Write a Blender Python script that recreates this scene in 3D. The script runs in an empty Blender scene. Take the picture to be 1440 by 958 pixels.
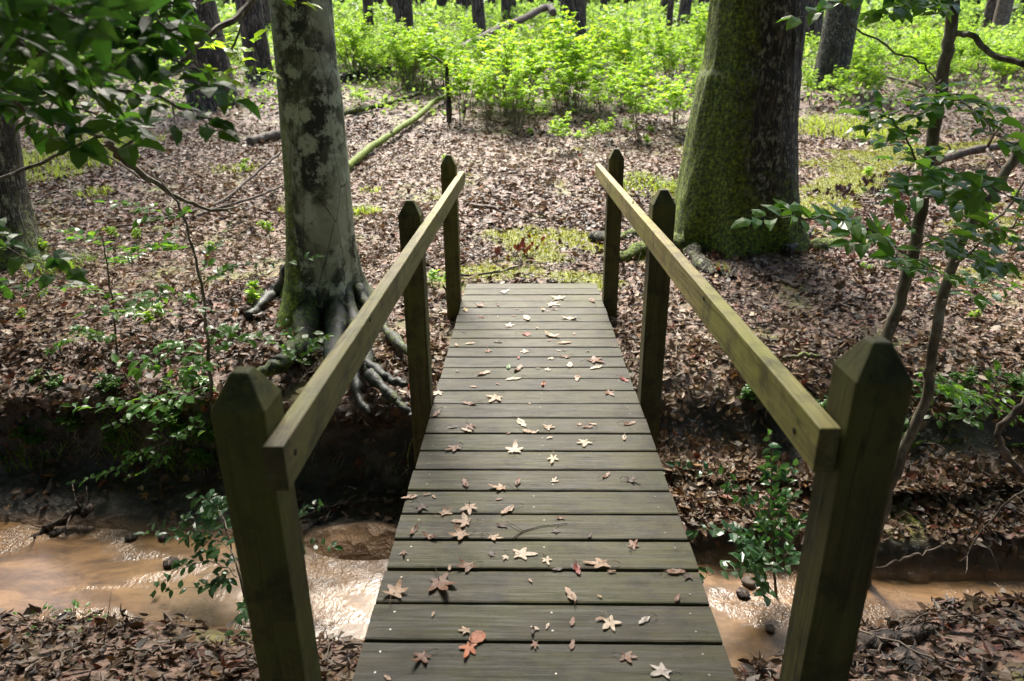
import bpy, math, random
import numpy as np
from mathutils import Vector, Matrix
random.seed(7); rng = np.random.default_rng(7)
R = math.radians
scene = bpy.context.scene
COL = scene.collection
PI = math.pi

# ------------------------------------------------------------------ camera
H = 1.46
F = 960.0
THETA, YAW, ROLL = R(20.8), R(1.17), R(-0.5)
cam_d = bpy.data.cameras.new('camera'); cam = bpy.data.objects.new('camera', cam_d); COL.objects.link(cam)
CAMP = Vector((-0.048, 0.0, H))
CR = Matrix.Rotation(YAW, 3, 'Z') @ Matrix.Rotation(PI/2-THETA, 3, 'X') @ Matrix.Rotation(ROLL, 3, 'Z')
cam.matrix_world = Matrix.Translation(CAMP) @ CR.to_4x4()
cam_d.sensor_width = 36; cam_d.lens = 36*F/1440; cam_d.clip_end = 500; cam_d.clip_start = 0.02
cam_d.dof.use_dof = True; cam_d.dof.focus_distance = 2.9; cam_d.dof.aperture_fstop = 3.6
scene.camera = cam

def ray(px, py):
    return (CR @ Vector(((px-720)/F, -(py-479)/F, -1.0)))
def P(px, py, Y):                       # the point seen at a pixel, at distance Y ahead
    d = ray(px, py); return CAMP + d*(Y/d.y)
def Z(px, py, z=0.0):
    d = ray(px, py); return CAMP + d*((z-CAMP.z)/d.z)

# ------------------------------------------------------------------ noise
_perm = rng.random((256, 256))
def vnoise(x, y):
    x = np.asarray(x, float); y = np.asarray(y, float)
    xi = np.floor(x).astype(int); yi = np.floor(y).astype(int)
    fx = x-xi; fy = y-yi; fx = fx*fx*(3-2*fx); fy = fy*fy*(3-2*fy)
    a = _perm[xi & 255, yi & 255]; b = _perm[(xi+1) & 255, yi & 255]
    c = _perm[xi & 255, (yi+1) & 255]; d = _perm[(xi+1) & 255, (yi+1) & 255]
    return (a*(1-fx)+b*fx)*(1-fy)+(c*(1-fx)+d*fx)*fy*1.0
def fbm(x, y, o=4):
    s = 0; a = .5; x = np.asarray(x, float); y = np.asarray(y, float)
    for k in range(o):
        s = s+a*(vnoise(x*2**k+17*k, y*2**k+31*k)-.5); a *= .5
    return s

# ------------------------------------------------------------------ terrain
def lerp(v, pts): return np.interp(v, [p[0] for p in pts], [p[1] for p in pts])
NEAR = [(-9, 2.3), (-3, 2.5), (-1.5, 2.42), (-.7, 2.35), (.5, 2.2), (1.0, 2.3), (1.9, 2.61), (3, 2.62), (9, 2.66)]
FAR = [(-9, 3.4), (-3, 3.2), (-1.5, 3.08), (-.7, 3.02), (.5, 2.93), (1.0, 2.9), (1.9, 2.76), (3, 2.76), (9, 3.0)]
WATER = -0.86
FIELD = [(-5, -.2), (3, -.24), (4.0, -.15), (5, -.05), (8, .15), (12, .62), (20, 1.73), (30, 2.94), (60, 6.2), (200, 19)]
BANKL = [(0, -.86), (.10, -.80), (.32, -.70), (.37, -.64), (.45, -.40), (.55, -.28), (.8, -.16), (1.1, 0), (9, 9), (300, 300)]
BANKR = [(0, -.86), (.05, -.82), (.10, -.72), (.62, -.58), (.68, -.52), (.78, -.34), (.9, -.24), (1.3, -.12), (2, .1), (9, 9), (300, 300)]
NEARB = [(-9, -1.0), (0, -.86), (.12, -.79), (.5, -.66), (1.0, -.48), (1.7, -.24), (2.3, -.1), (4, -.02), (99, .0)]
def ht(x, y):
    x = np.asarray(x, float); y = np.asarray(y, float)
    wob = .16*fbm(x*.9+5, y*0+3, 3)+.10*fbm(x*4.0, y*2.0+9, 2)
    n = lerp(x, NEAR)+wob*.8; f = lerp(x, FAR)+wob*.6
    s = y-f; t = n-y
    k = np.clip((x+.3)/1.0, 0, 1); k = k*k*(3-2*k)
    lip = .5*fbm(x*1.7+40, y*0+7, 3)+.15*fbm(x*7, y*3, 2)
    s2 = np.where(s > .3, s+lip*np.clip((s-.3)*4, 0, 1)*.5, s)
    bank = (1-k)*lerp(s2, BANKL)+k*lerp(s2, BANKR)
    field = lerp(y, FIELD)
    far = np.minimum(field, bank)
    near = lerp(t, NEARB)
    bed = -.87-.16*np.sqrt(np.sin(np.clip((y-n)/(f-n+1e-6), 0, 1)*PI)+1e-6)+.07*np.clip(fbm(x*1.6, y*4+3, 3)+.05, 0, 1)
    z = np.where(s >= 0, far, np.where(t >= 0, near, bed))
    z = z+.05*fbm(x*1.3, y*1.3, 4)*np.clip(np.abs(s+.4), 0, 1)+.02*fbm(x*9, y*9, 2)
    z = z+np.clip((y-14)/30, 0, 1)*1.2*fbm(x*.12, y*.12, 2)
    # sand bar left of the deck
    z = z+.16*np.exp(-((x+.95)**2/.10+(y-2.98)**2/.012))
    # mounds at the two big trees
    z = z+.10*np.exp(-((x-2.15)**2+(y-5.9)**2)/1.0)
    z = z+.05*np.exp(-((x+1.75)**2+(y-4.9)**2)/.3)
    # ground tucks under the far end of the deck
    dk = np.clip(1-np.abs(x)/.75, 0, 1)*np.clip((5.25-y)/.2, 0, 1)*np.clip((y-3.6)*2, 0, 1)
    z = z-dk*.12
    return z
def _grid(x0, x1, y0, y1, st):
    gx = np.arange(x0, x1+st, st); gy = np.arange(y0, y1+st, st); A, B = np.meshgrid(gx, gy, indexing='ij')
    return (x0, y0, x1, y1, st, ht(A.ravel(), B.ravel()).reshape(A.shape))
_GR = [_grid(-8, 8, -1, 11, .025), _grid(-160, 160, -45, 170, .35)]
def h1(x, y):
    for (x0, y0, x1, y1, st, g) in _GR:
        if x0 <= x < x1-.01 and y0 <= y < y1-.01:
            u = (x-x0)/st; v = (y-y0)/st; i = int(u); j = int(v); u -= i; v -= j
            return float((g[i, j]*(1-u)+g[i+1, j]*u)*(1-v)+(g[i, j+1]*(1-u)+g[i+1, j+1]*u)*v)
    return float(ht(np.array([x]), np.array([y]))[0])
def G(px, py, lift=0.0):                # the terrain point seen at a pixel
    d = ray(px, py); lo = .9; step = .05; t = lo
    while t < 150:
        p = CAMP+d*t
        if p.z < h1(p.x, p.y): break
        t += step*max(1, t*.15)
    a, b = t-step*max(1, t*.15), t
    for _ in range(18):
        m = (a+b)/2; p = CAMP+d*m
        if p.z < h1(p.x, p.y): b = m
        else: a = m
    p = CAMP+d*b; return Vector((p.x, p.y, h1(p.x, p.y)+lift))

def lipshift(x, y, z):
    sf = y-(lerp(x, FAR)+.6*(.16*fbm(x*.9+5, y*0+3, 3)))
    return (.17+.30*fbm(x*2.3, y*0+4, 3)+.22*fbm(x*9, z*9, 3))*np.exp(-((sf-.60)/.10)**2)*np.clip((7-np.abs(x)), 0, 1)
def mosspoly(x, y):
    """two moss carpets: beside the far end of the deck and right of the oak"""
    m = np.zeros_like(x)
    for (cx, cy, rx, ry, a) in MOSS:
        u = (x-cx)*math.cos(a)+(y-cy)*math.sin(a); v = -(x-cx)*math.sin(a)+(y-cy)*math.cos(a)
        m = np.maximum(m, 1.25-np.sqrt((u/rx)**2+(v/ry)**2))
    m = m+1.7*fbm(x*2.6, y*2.6, 5)-.12
    return np.clip(m*2.2, 0, 1)
MOSS = []
def addmoss(px, py, rx, ry, a=0):
    p = G(px, py); MOSS.append((p.x, p.y, rx, ry, a))
for a in [(770, 335, .75, .42), (700, 380, .5, .12), (820, 392, .35, .1), (860, 400, .2, .1), (1140, 300, .6, .3, .4), (1180, 262, .9, .45, .5), (1260, 225, 1.4, .5, .3)]+[(770, 362, .34, .22), (800, 385, .40, .07), (715, 389, .35, .05), (640, 405, .12, .06), (840, 350, .25, .2), (760, 330, .2, .15), (1150, 285, .55, .3, .6), (1215, 240, .9, .38, .5), (1300, 212, 1.5, .45, .1),
          (930, 275, .35, .12), (1400, 205, 1.4, .4, .1)]:
    addmoss(*a)

# ------------------------------------------------------------------ mesh helpers
def link(o): COL.objects.link(o); return o
def tag(o, label=None, cat=None, group=None, kind=None):
    if label: o['label'] = label
    if cat: o['category'] = cat
    if group: o['group'] = group
    if kind: o['kind'] = kind
    return o
def empty(name, loc=(0, 0, 0), **k):
    o = bpy.data.objects.new(name, None); o.location = loc; o.empty_display_size = .1; link(o); return tag(o, **k)
def npmesh(name, V, Fc, mats, cols=None, smooth=False, midx=None):
    """V (n,3), Fc list of arrays of faces (each (m,k))"""
    me = bpy.data.meshes.new(name)
    V = np.asarray(V, np.float32)
    if not isinstance(Fc, (list, tuple)): Fc = [Fc]
    Fc = [np.asarray(f, np.int32) for f in Fc if len(f)]
    nl = sum(f.size for f in Fc); npoly = sum(len(f) for f in Fc)
    me.vertices.add(len(V)); me.vertices.foreach_set('co', V.ravel())
    me.loops.add(nl); me.polygons.add(npoly)
    me.loops.foreach_set('vertex_index', np.concatenate([f.ravel() for f in Fc]))
    tot = np.concatenate([np.full(len(f), f.shape[1], np.int32) for f in Fc])
    st = np.concatenate([[0], np.cumsum(tot)[:-1]]).astype(np.int32)
    me.polygons.foreach_set('loop_start', st)
    me.polygons.foreach_set('loop_total', tot)
    if not isinstance(mats, (list, tuple)): mats = [mats]
    for m in mats: me.materials.append(m)
    if midx is not None: me.polygons.foreach_set('material_index', np.asarray(midx, np.int32))
    me.polygons.foreach_set('use_smooth', np.full(npoly, smooth))
    me.update(calc_edges=True)
    if cols is not None:
        ca = me.color_attributes.new('Col', 'FLOAT_COLOR', 'POINT')
        c = np.ones((len(V), 4), np.float32); c[:, :3] = cols
        ca.data.foreach_set('color', c.ravel())
    me.validate()
    return me
def obj(name, me, parent=None, loc=None, **k):
    o = bpy.data.objects.new(name, me); link(o)
    if parent is not None: o.parent = parent
    if loc is not None: o.location = loc
    return tag(o, **k)

class MB:
    """collects tubes, boxes and leaves; one mesh object per build"""
    def __init__(s): s.V = []; s.Q = []; s.T = []; s.C = []; s.n = 0
    def add(s, V, Q=None, T=None, C=None):
        V = np.asarray(V, float).reshape(-1, 3)
        if Q is not None and len(Q): s.Q.append(np.asarray(Q)+s.n)
        if T is not None and len(T): s.T.append(np.asarray(T)+s.n)
        s.V.append(V); s.C.append(np.full((len(V), 3), -1.) if C is None else np.broadcast_to(C, (len(V), 3)))
        s.n += len(V)
    def tube(s, pts, rad, seg=8, cap=True, C=None, wob=0):
        pts = [Vector(p) for p in pts]; n = len(pts)
        if not hasattr(rad, '__len__'): rad = [rad]*n
        V = []; up = Vector((0, 0, 1))
        t0 = (pts[1]-pts[0]).normalized()
        a = t0.cross(up)
        if a.length < .1: a = t0.cross(Vector((1, 0, 0)))
        a.normalize()
        for i in range(n):
            t = (pts[min(i+1, n-1)]-pts[max(i-1, 0)]).normalized()
            a = (a-t*a.dot(t)).normalized(); b = t.cross(a)
            for k in range(seg):
                th = 2*PI*k/seg; r = rad[i]*(1+wob*(random.random()-.5))
                V.append(pts[i]+a*math.cos(th)*r+b*math.sin(th)*r)
        Q = [(i*seg+k, i*seg+(k+1) % seg, (i+1)*seg+(k+1) % seg, (i+1)*seg+k) for i in range(n-1) for k in range(seg)]
        T = []
        if cap:
            V.append(pts[0]); V.append(pts[-1]); c0 = n*seg; c1 = c0+1
            T += [(c0, (k+1) % seg, k) for k in range(seg)]
            T += [(c1, (n-1)*seg+k, (n-1)*seg+(k+1) % seg) for k in range(seg)]
        s.add([tuple(v) for v in V], Q, T, C)
    def box(s, x0, x1, y0, y1, z0, z1, C=None):
        V = [(x, y, z) for z in (z0, z1) for y in (y0, y1) for x in (x0, x1)]
        s.add(V, [(0, 2, 3, 1), (4, 5, 7, 6), (0, 1, 5, 4), (2, 6, 7, 3), (0, 4, 6, 2), (1, 3, 7, 5)], None, C)
    def build(s, name, mat, parent=None, smooth=False, mesh_only=False, **k):
        V = np.concatenate(s.V) if s.V else np.zeros((0, 3))
        F_ = []
        if s.Q: F_.append(np.concatenate(s.Q))
        if s.T: F_.append(np.concatenate(s.T))
        C = np.concatenate(s.C); C = np.where(C < 0, 0. if 'bark' in mat.name or 'dead' in mat.name else 1., C)
        me = npmesh(name, V, F_, mat, C, smooth)
        return me if mesh_only else obj(name, me, parent, **k)

def bevel(o, w=.004, seg=2):
    m = o.modifiers.new('bevel', 'BEVEL'); m.width = w; m.segments = seg; m.limit_method = 'ANGLE'

# ------------------------------------------------------------------ materials
def mat(name):
    m = bpy.data.materials.new(name); m.use_nodes = True; nt = m.node_tree
    for n in list(nt.nodes): nt.nodes.remove(n)
    out = nt.nodes.new('ShaderNodeOutputMaterial')
    b = nt.nodes.new('ShaderNodeBsdfPrincipled'); nt.links.new(b.outputs[0], out.inputs[0])
    return m, nt, b, out
class NT:
    def __init__(s, nt): s.nt = nt
    def n(s, t, **k):
        x = s.nt.nodes.new(t)
        for a, v in k.items(): setattr(x, a, v)
        return x
    def l(s, a, b): s.nt.links.new(a, b)
    def coord(s, scale=(1, 1, 1), kind='Object'):
        t = s.n('ShaderNodeTexCoord'); m = s.n('ShaderNodeMapping'); s.l(t.outputs[kind], m.inputs[0]); m.inputs['Scale'].default_value = scale
        return m.outputs[0]
    def noise(s, co, scale, detail=5, rough=.6, dist=0, out=0):
        x = s.n('ShaderNodeTexNoise'); s.l(co, x.inputs['Vector']); x.inputs['Scale'].default_value = scale
        x.inputs['Detail'].default_value = detail; x.inputs['Roughness'].default_value = rough; x.inputs['Distortion'].default_value = dist
        return x.outputs[out]
    def vor(s, co, scale, feature='F1', out='Distance', rnd=1):
        x = s.n('ShaderNodeTexVoronoi'); x.feature = feature; s.l(co, x.inputs['Vector']); x.inputs['Scale'].default_value = scale
        x.inputs['Randomness'].default_value = rnd
        return x.outputs[out]
    def ramp(s, v, stops, interp='LINEAR'):
        x = s.n('ShaderNodeValToRGB'); s.l(v, x.inputs[0]); e = x.color_ramp; e.interpolation = interp
        while len(e.elements) > len(stops): e.elements.remove(e.elements[-1])
        while len(e.elements) < len(stops): e.elements.new(.5)
        for el, (p, c) in zip(e.elements, stops):
            el.position = p; el.color = (c, c, c, 1) if not hasattr(c, '__len__') else (*c, 1)
        return x.outputs[0]
    def mix(s, f, a, b, mode='MIX'):
        x = s.n('ShaderNodeMix'); x.data_type = 'RGBA'; x.blend_type = mode
        for v, i in ((f, 0), (a, 6), (b, 7)):
            if hasattr(v, 'is_output'): s.l(v, x.inputs[i])
            elif i == 0: x.inputs[0].default_value = v
            else: x.inputs[i].default_value = (*v, 1) if hasattr(v, '__len__') else (v, v, v, 1)
        return x.outputs[2]
    def math(s, op, a, b=None):
        x = s.n('ShaderNodeMath'); x.operation = op
        for v, i in ((a, 0), (b, 1)):
            if v is None: continue
            if hasattr(v, 'is_output'): s.l(v, x.inputs[i])
            else: x.inputs[i].default_value = v
        return x.outputs[0]
    def attr(s, name='Col'):
        x = s.n('ShaderNodeAttribute'); x.attribute_name = name; return x.outputs['Color']
    def bump(s, h, st=.5, d=.01, normal=None):
        x = s.n('ShaderNodeBump'); s.l(h, x.inputs['Height']); x.inputs['Strength'].default_value = st; x.inputs['Distance'].default_value = d
        if normal: s.l(normal, x.inputs['Normal'])
        return x.outputs[0]
    def objrand(s):
        return s.n('ShaderNodeObjectInfo').outputs['Random']
    def sep(s, v):
        x = s.n('ShaderNodeSeparateXYZ'); s.l(v, x.inputs[0]); return x.outputs

def m_ground():
    m, nt, b, out = mat('leafy_ground'); N = NT(nt)
    co = N.coord()
    co2 = N.mix(.06, co, N.noise(co, 9, 3, out=1))
    cell = N.vor(co2, 17, out='Color'); cell2 = N.vor(co2, 31, out='Color')
    lit = N.ramp(N.sep(cell)[0], [(0, (.045, .026, .018)), (.35, (.12, .066, .042)), (.6, (.25, .15, .105)), (.85, (.36, .24, .19)), (1, (.30, .10, .05))])
    lit2 = N.ramp(N.sep(cell2)[1], [(0, (.03, .02, .014)), (.4, (.11, .06, .04)), (.8, (.30, .20, .16)), (1, (.4, .3, .25))])
    lit = N.mix(.45, lit, lit2)
    big = N.noise(co, .9, 4); lit = N.mix(N.ramp(big, [(.35, .45), (.6, 0)]), lit, (.07, .045, .03))
    a = N.sep(N.attr('Col'))      # r moss, g mud, b grass tint
    mossn = N.noise(co, 14, 6, .7)
    moss = N.ramp(mossn, [(.3, (.05, .075, .006)), (.5, (.14, .165, .014)), (.7, (.28, .29, .03))])
    mk = N.math('MULTIPLY', a[0], N.ramp(N.noise(co, 7, 5, .7), [(.30, .5), (.46, 1)]))
    c = N.mix(mk, lit, moss)
    mudn = N.noise(co, 5, 8, .7)
    mud = N.ramp(mudn, [(.3, (.010, .009, .008)), (.52, (.035, .031, .026)), (.72, (.15, .13, .105))])
    c = N.mix(a[1], c, mud)
    sand = N.ramp(N.noise(co, 8, 6, .65), [(.3, (.20, .105, .05)), (.6, (.42, .25, .13))])
    c = N.mix(a[2], c, sand)
    N.l(c, b.inputs['Base Color'])
    r = N.mix(a[1], .62, .35); N.l(r, b.inputs['Roughness'])
    hh = N.math('ADD', N.math('MULTIPLY', N.vor(co2, 17), 1.2), N.noise(co, 40, 5, .7))
    N.l(N.bump(hh, .9, .02), b.inputs['Normal'])
    return m
def m_litter(name='leaf_litter', rough=.52, trans=.18):
    m, nt, b, out = mat(name); N = NT(nt)
    co = N.coord()
    c = N.mix(N.ramp(N.noise(co, 60, 4), [(.3, .45), (.7, 0)]), N.attr('Col'), (.03, .017, .012))
    N.l(c, b.inputs['Base Color']); b.inputs['Roughness'].default_value = rough
    N.l(N.bump(N.noise(co, 120, 3), .5, .004), b.inputs['Normal'])
    tr = N.n('ShaderNodeBsdfTranslucent'); N.l(c, tr.inputs[0]); mx = N.n('ShaderNodeMixShader'); mx.inputs[0].default_value = trans
    N.l(b.outputs[0], mx.inputs[1]); N.l(tr.outputs[0], mx.inputs[2]); N.l(mx.outputs[0], out.inputs[0])
    return m
def m_leaf(name, base, tcol, rough=.35, trans=.45, var=.35):
    m, nt, b, out = mat(name); N = NT(nt)
    a = N.attr('Col')
    c = N.mix(1, a, base, 'MULTIPLY'); t = N.mix(1, a, tcol, 'MULTIPLY')
    hs = N.n('ShaderNodeHueSaturation'); N.l(c, hs.inputs['Color']); N.l(N.ramp(N.objrand(), [(0, .485), (1, .51)]), hs.inputs['Hue']); N.l(N.ramp(N.objrand(), [(0, .85), (1, 1.0)]), hs.inputs['Value'])
    N.l(hs.outputs[0], b.inputs['Base Color']); b.inputs['Roughness'].default_value = rough
    b.inputs['Specular IOR Level'].default_value = .5
    tr = N.n('ShaderNodeBsdfTranslucent'); N.l(t, tr.inputs[0]); mx = N.n('ShaderNodeMixShader'); mx.inputs[0].default_value = trans
    N.l(b.outputs[0], mx.inputs[1]); N.l(tr.outputs[0], mx.inputs[2]); N.l(mx.outputs[0], out.inputs[0])
    return m
def m_wood(name, along, c0, c1, green, rough=.6, bump=.35, edge=None):
    """weathered softwood; 'along' = grain axis"""
    m, nt, b, out = mat(name); N = NT(nt)
    sc = [22, 22, 22]; sc[along] = 1.1
    t = N.n('ShaderNodeTexCoord'); oi = N.n('ShaderNodeObjectInfo')
    va = N.n('ShaderNodeVectorMath'); va.operation = 'ADD'; N.l(t.outputs['Object'], va.inputs[0])
    mul = N.n('ShaderNodeVectorMath'); mul.operation = 'SCALE'; N.l(oi.outputs['Random'], mul.inputs['Scale']); mul.inputs[0].default_value = (13, 7, 9)
    N.l(mul.outputs[0], va.inputs[1]); raw = va.outputs[0]
    mp = N.n('ShaderNodeMapping'); N.l(raw, mp.inputs[0]); mp.inputs['Scale'].default_value = sc; co = mp.outputs[0]
    g = N.noise(co, 1.0, 6, .6, .6); g2 = N.noise(co, 4.5, 5, .7, .3)
    gm = N.mix(.45, g, g2)
    c = N.ramp(gm, [(.38, c0), (.50, tuple((a+b)/2 for a, b in zip(c0, c1))), (.58, c1)])
    sc2 = [60, 60, 60]; sc2[along] = 2.0
    mp2 = N.n('ShaderNodeMapping'); N.l(raw, mp2.inputs[0]); mp2.inputs['Scale'].default_value = sc2
    stk = N.noise(mp2.outputs[0], 1.0, 4, .6, .4); c = N.mix(N.ramp(stk, [(.30, .75), (.44, 0)]), c, tuple(v*.35 for v in c0))
    blot = N.noise(raw, 2.2, 5, .65)
    c = N.mix(N.ramp(blot, [(.42, 0), (.66, .75)]), c, green)
    dirt = N.noise(raw, 9, 6, .75); c = N.mix(N.ramp(dirt, [(.34, .75), (.52, 0)]), c, tuple(v*.35 for v in c0))
    fl = N.vor(raw, 55, out='Distance'); fk = N.ramp(fl, [(.05, .35), (.1, 0)]); c = N.mix(N.math('MULTIPLY', fk, N.ramp(blot, [(.5, 0), (.7, 1)])), c, (.30, .32, .2))
    knot = N.vor(raw, 2.6, out='Distance'); c = N.mix(N.ramp(knot, [(.03, .85), (.065, 0)]), c, (.028, .017, .01))
    ck = N.math('ABSOLUTE', N.math('SUBTRACT', N.noise(mp.outputs[0], .55, 2, .5, .15), .5))
    c = N.mix(N.ramp(ck, [(.0, .8), (.006, 0)]), c, tuple(v*.18 for v in c0))
    ge = N.n('ShaderNodeNewGeometry'); tcn = N.sep(t.outputs['Normal'])[along]
    c = N.mix(N.ramp(N.math('ABSOLUTE', tcn), [(.55, 0), (.75, .6 if along == 1 else .35)]), c, tuple(v*.3 for v in c0))
    hv = N.n('ShaderNodeHueSaturation'); N.l(c, hv.inputs['Color']); N.l(N.ramp(oi.outputs['Random'], [(0, .68), (1, 1.2)]), hv.inputs['Value'])
    N.l(hv.outputs[0], b.inputs['Base Color'])
    N.l(N.ramp(g2, [(.3, rough-.12), (.7, rough+.12)]), b.inputs['Roughness'])
    N.l(N.bump(gm, bump+.3, .006), b.inputs['Normal'])
    return m
def m_bark(name, kind):
    m, nt, b, out = mat(name); N = NT(nt)
    co = N.coord()
    if kind == 'beech':
        big = N.noise(N.coord((1, 1, .55)), 3.2, 6, .62, .6)
        c = N.ramp(big, [(.40, (.022, .024, .018)), (.47, (.10, .105, .07)), (.53, (.30, .32, .23)), (.72, (.46, .50, .38))])
        c = N.mix(N.ramp(N.noise(co, 9, 6, .7), [(.50, 0), (.58, .85)]), c, (.50, .54, .42))
        c = N.mix(N.ramp(N.noise(co, 6.5, 5, .7, 1.), [(.60, 0), (.66, .85)]), c, (.02, .022, .018))
        line = N.vor(N.coord((1, 1, .25)), 6, 'DISTANCE_TO_EDGE'); c = N.mix(N.ramp(line, [(.004, .7), (.018, 0)]), c, (.02, .02, .016))
        h = N.math('ADD', N.noise(co, 30, 6, .6), N.math('MULTIPLY', big, 2)); bs = .35
        rough = .6
    elif kind == 'oak':
        st = N.coord((1, 1, .16)); st2 = N.coord((1, 1, .35))
        rid = N.math('ABSOLUTE', N.math('SUBTRACT', N.noise(st, 17, 4, .55, 1.2), .5))
        n1 = N.noise(st2, 30, 7, .75)
        hgt = N.math('ADD', N.math('MULTIPLY', rid, 4.5), N.math('MULTIPLY', n1, .6))
        c = N.ramp(hgt, [(.3, (.010, .009, .006)), (.7, (.042, .036, .024)), (1.05, (.12, .105, .072))])
        lich = N.noise(N.coord((1, 1, .6)), 26, 6, .75)
        lk = N.math('MULTIPLY', N.ramp(lich, [(.53, 0), (.58, .9)]), N.ramp(N.noise(co, 1.7, 4), [(.38, 0), (.52, 1)]))
        c = N.mix(lk, c, (.34, .34, .25)); h = hgt; bs = 1.0; rough = .75
    elif kind == 'pine':
        st = N.coord((1, 1, .22))
        wv = N.mix(.10, st, N.noise(st, 7, 4, out=1))
        rid = N.math('ABSOLUTE', N.math('SUBTRACT', N.noise(st, 9, 3, .5, 1.5), .5))
        v = N.vor(wv, 7, 'DISTANCE_TO_EDGE'); n1 = N.noise(st, 18, 7, .75)
        hgt = N.math('ADD', N.math('ADD', N.math('MULTIPLY', rid, 3.2), N.ramp(v, [(0, 0), (.12, .4)])), N.math('MULTIPLY', n1, .6))
        c = N.ramp(hgt, [(.4, (.010, .008, .007)), (.85, (.05, .036, .029)), (1.2, (.15, .11, .09))]); h = hgt; bs = 1.0; rough = .8
    elif kind == 'root':
        n1 = N.noise(N.coord((1, 1, .6)), 11, 7, .75, .5)
        c = N.ramp(n1, [(.35, (.005, .006, .005)), (.52, (.020, .023, .018)), (.70, (.065, .074, .058))]); h = n1; bs = .9; rough = .5
    elif kind == 'twig':
        n1 = N.noise(N.coord((1, 1, .4)), 16, 6, .7)
        c = N.ramp(n1, [(.35, (.055, .042, .028)), (.52, (.15, .12, .08)), (.68, (.33, .30, .23))]); h = n1; bs = .5; rough = .7
        lk = N.ramp(N.noise(N.coord((1, 1, .8)), 7, 4, .7), [(.60, 0), (.66, .8)]); c = N.mix(lk, c, (.27, .30, .25))
    elif kind == 'deadwood':
        n1 = N.noise(co, 12, 6, .7)
        c = N.ramp(n1, [(.35, (.04, .028, .02)), (.55, (.14, .105, .08)), (.72, (.3, .25, .2))]); h = n1; bs = .5; rough = .75
    # moss, by the attribute grown on the mesh
    a = N.sep(N.attr('Col'))
    mn = N.noise(co, 34, 7, .8)
    mossc = N.ramp(mn, [(.40, (.018, .034, .003)), (.52, (.13, .20, .010)), (.62, (.42, .50, .03))])
    mk = N.ramp(N.math('ADD', N.math('MULTIPLY', a[0], 1.25), N.math('SUBTRACT', N.noise(co, 11, 6, .75), .5)), [(.42, 0), (.68, .92)])
    c = N.mix(mk, c, mossc)
    N.l(c, b.inputs['Base Color']); b.inputs['Roughness'].default_value = rough
    hm = N.math('ADD', h, N.math('MULTIPLY', N.math('MULTIPLY', mn, mk), 1.2))
    N.l(N.bump(hm, bs, .025 if kind in ('oak', 'pine') else .012), b.inputs['Normal'])
    return m
def m_water():
    m, nt, b, out = mat('silty_water'); N = NT(nt)
    co = N.coord((1, 1, 1)); cs = N.coord((.55, 1.3, 1))
    c = N.ramp(N.mix(.4, N.noise(cs, 1.9, 5, .65, 1.2), N.noise(cs, 7, 6, .7, 1.2)), [(.36, (.035, .020, .011)), (.48, (.15, .082, .033)), (.60, (.30, .172, .075))])
    dk = N.ramp(N.noise(cs, 6, 6, .7, 1), [(.28, .8), (.36, 0)]); c = N.mix(dk, c, (.05, .032, .022))
    N.l(c, b.inputs['Base Color']); b.inputs['Roughness'].default_value = .3; b.inputs['Coat Weight'].default_value = 1; b.inputs['Coat Roughness'].default_value = .035; b.inputs['Coat IOR'].default_value = 1.33
    r1 = N.noise(N.coord((1.0, .7, 1)), 22, 4, .6, .6); r2 = N.noise(co, 75, 3, .6, .3)
    h = N.math('ADD', N.math('MULTIPLY', r1, 1.0), N.math('MULTIPLY', r2, .5))
    bn = N.bump(h, 1.0, .016); rf = N.ramp(N.noise(N.coord((.8, 1.5, 1)), 1.7, 3, .6, .6), [(.47, .06), (.60, 1)]); N.l(rf, bn.node.inputs['Strength']); N.l(bn, b.inputs['Normal']); N.l(bn, b.inputs['Coat Normal'])
    return m
M = dict(ground=m_ground(), litter=m_litter(), decklitter=m_litter('dry_leaf', .5, .25),
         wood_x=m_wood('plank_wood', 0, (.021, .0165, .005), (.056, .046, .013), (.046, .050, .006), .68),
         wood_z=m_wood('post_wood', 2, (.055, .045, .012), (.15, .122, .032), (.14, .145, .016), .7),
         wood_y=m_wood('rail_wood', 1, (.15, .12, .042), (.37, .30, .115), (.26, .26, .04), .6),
         beech=m_bark('beech_bark', 'beech'), oak=m_bark('oak_bark', 'oak'), root=m_bark('root_bark', 'root'), pine=m_bark('pine_bark', 'pine'),
         twig=m_bark('twig_bark', 'twig'), dead=m_bark('dead_wood', 'deadwood'), water=m_water(),
         bright=m_leaf('bright_leaf', (.18, .32, .024), (.46, .74, .04), .42, .55),
         green=m_leaf('green_leaf', (.065, .15, .030), (.20, .44, .035), .35, .4),
         holly=m_leaf('holly_leaf', (.05, .12, .045), (.10, .25, .04), .3, .3),
         dark=m_leaf('dark_leaf', (.036, .09, .024), (.125, .31, .03), .45, .48),
         far=m_leaf('far_leaf', (.14, .25, .05), (.36, .56, .08), .5, .5),
         grass=m_leaf('grass_blade', (.12, .18, .03), (.30, .42, .05), .5, .45),
         moss=m_leaf('moss_tips', (.23, .24, .015), (.42, .42, .025), .6, .3),
         canopy=m_leaf('canopy_leaf', (.05, .10, .02), (.10, .2, .02), .5, .35))
def simple(name, c, rough=.5, metal=0):
    m, nt, b, out = mat(name); b.inputs['Base Color'].default_value = (*c, 1); b.inputs['Roughness'].default_value = rough; b.inputs['Metallic'].default_value = metal
    return m
M['nail'] = simple('nail_metal', (.16, .15, .13), .45, .5)

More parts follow.
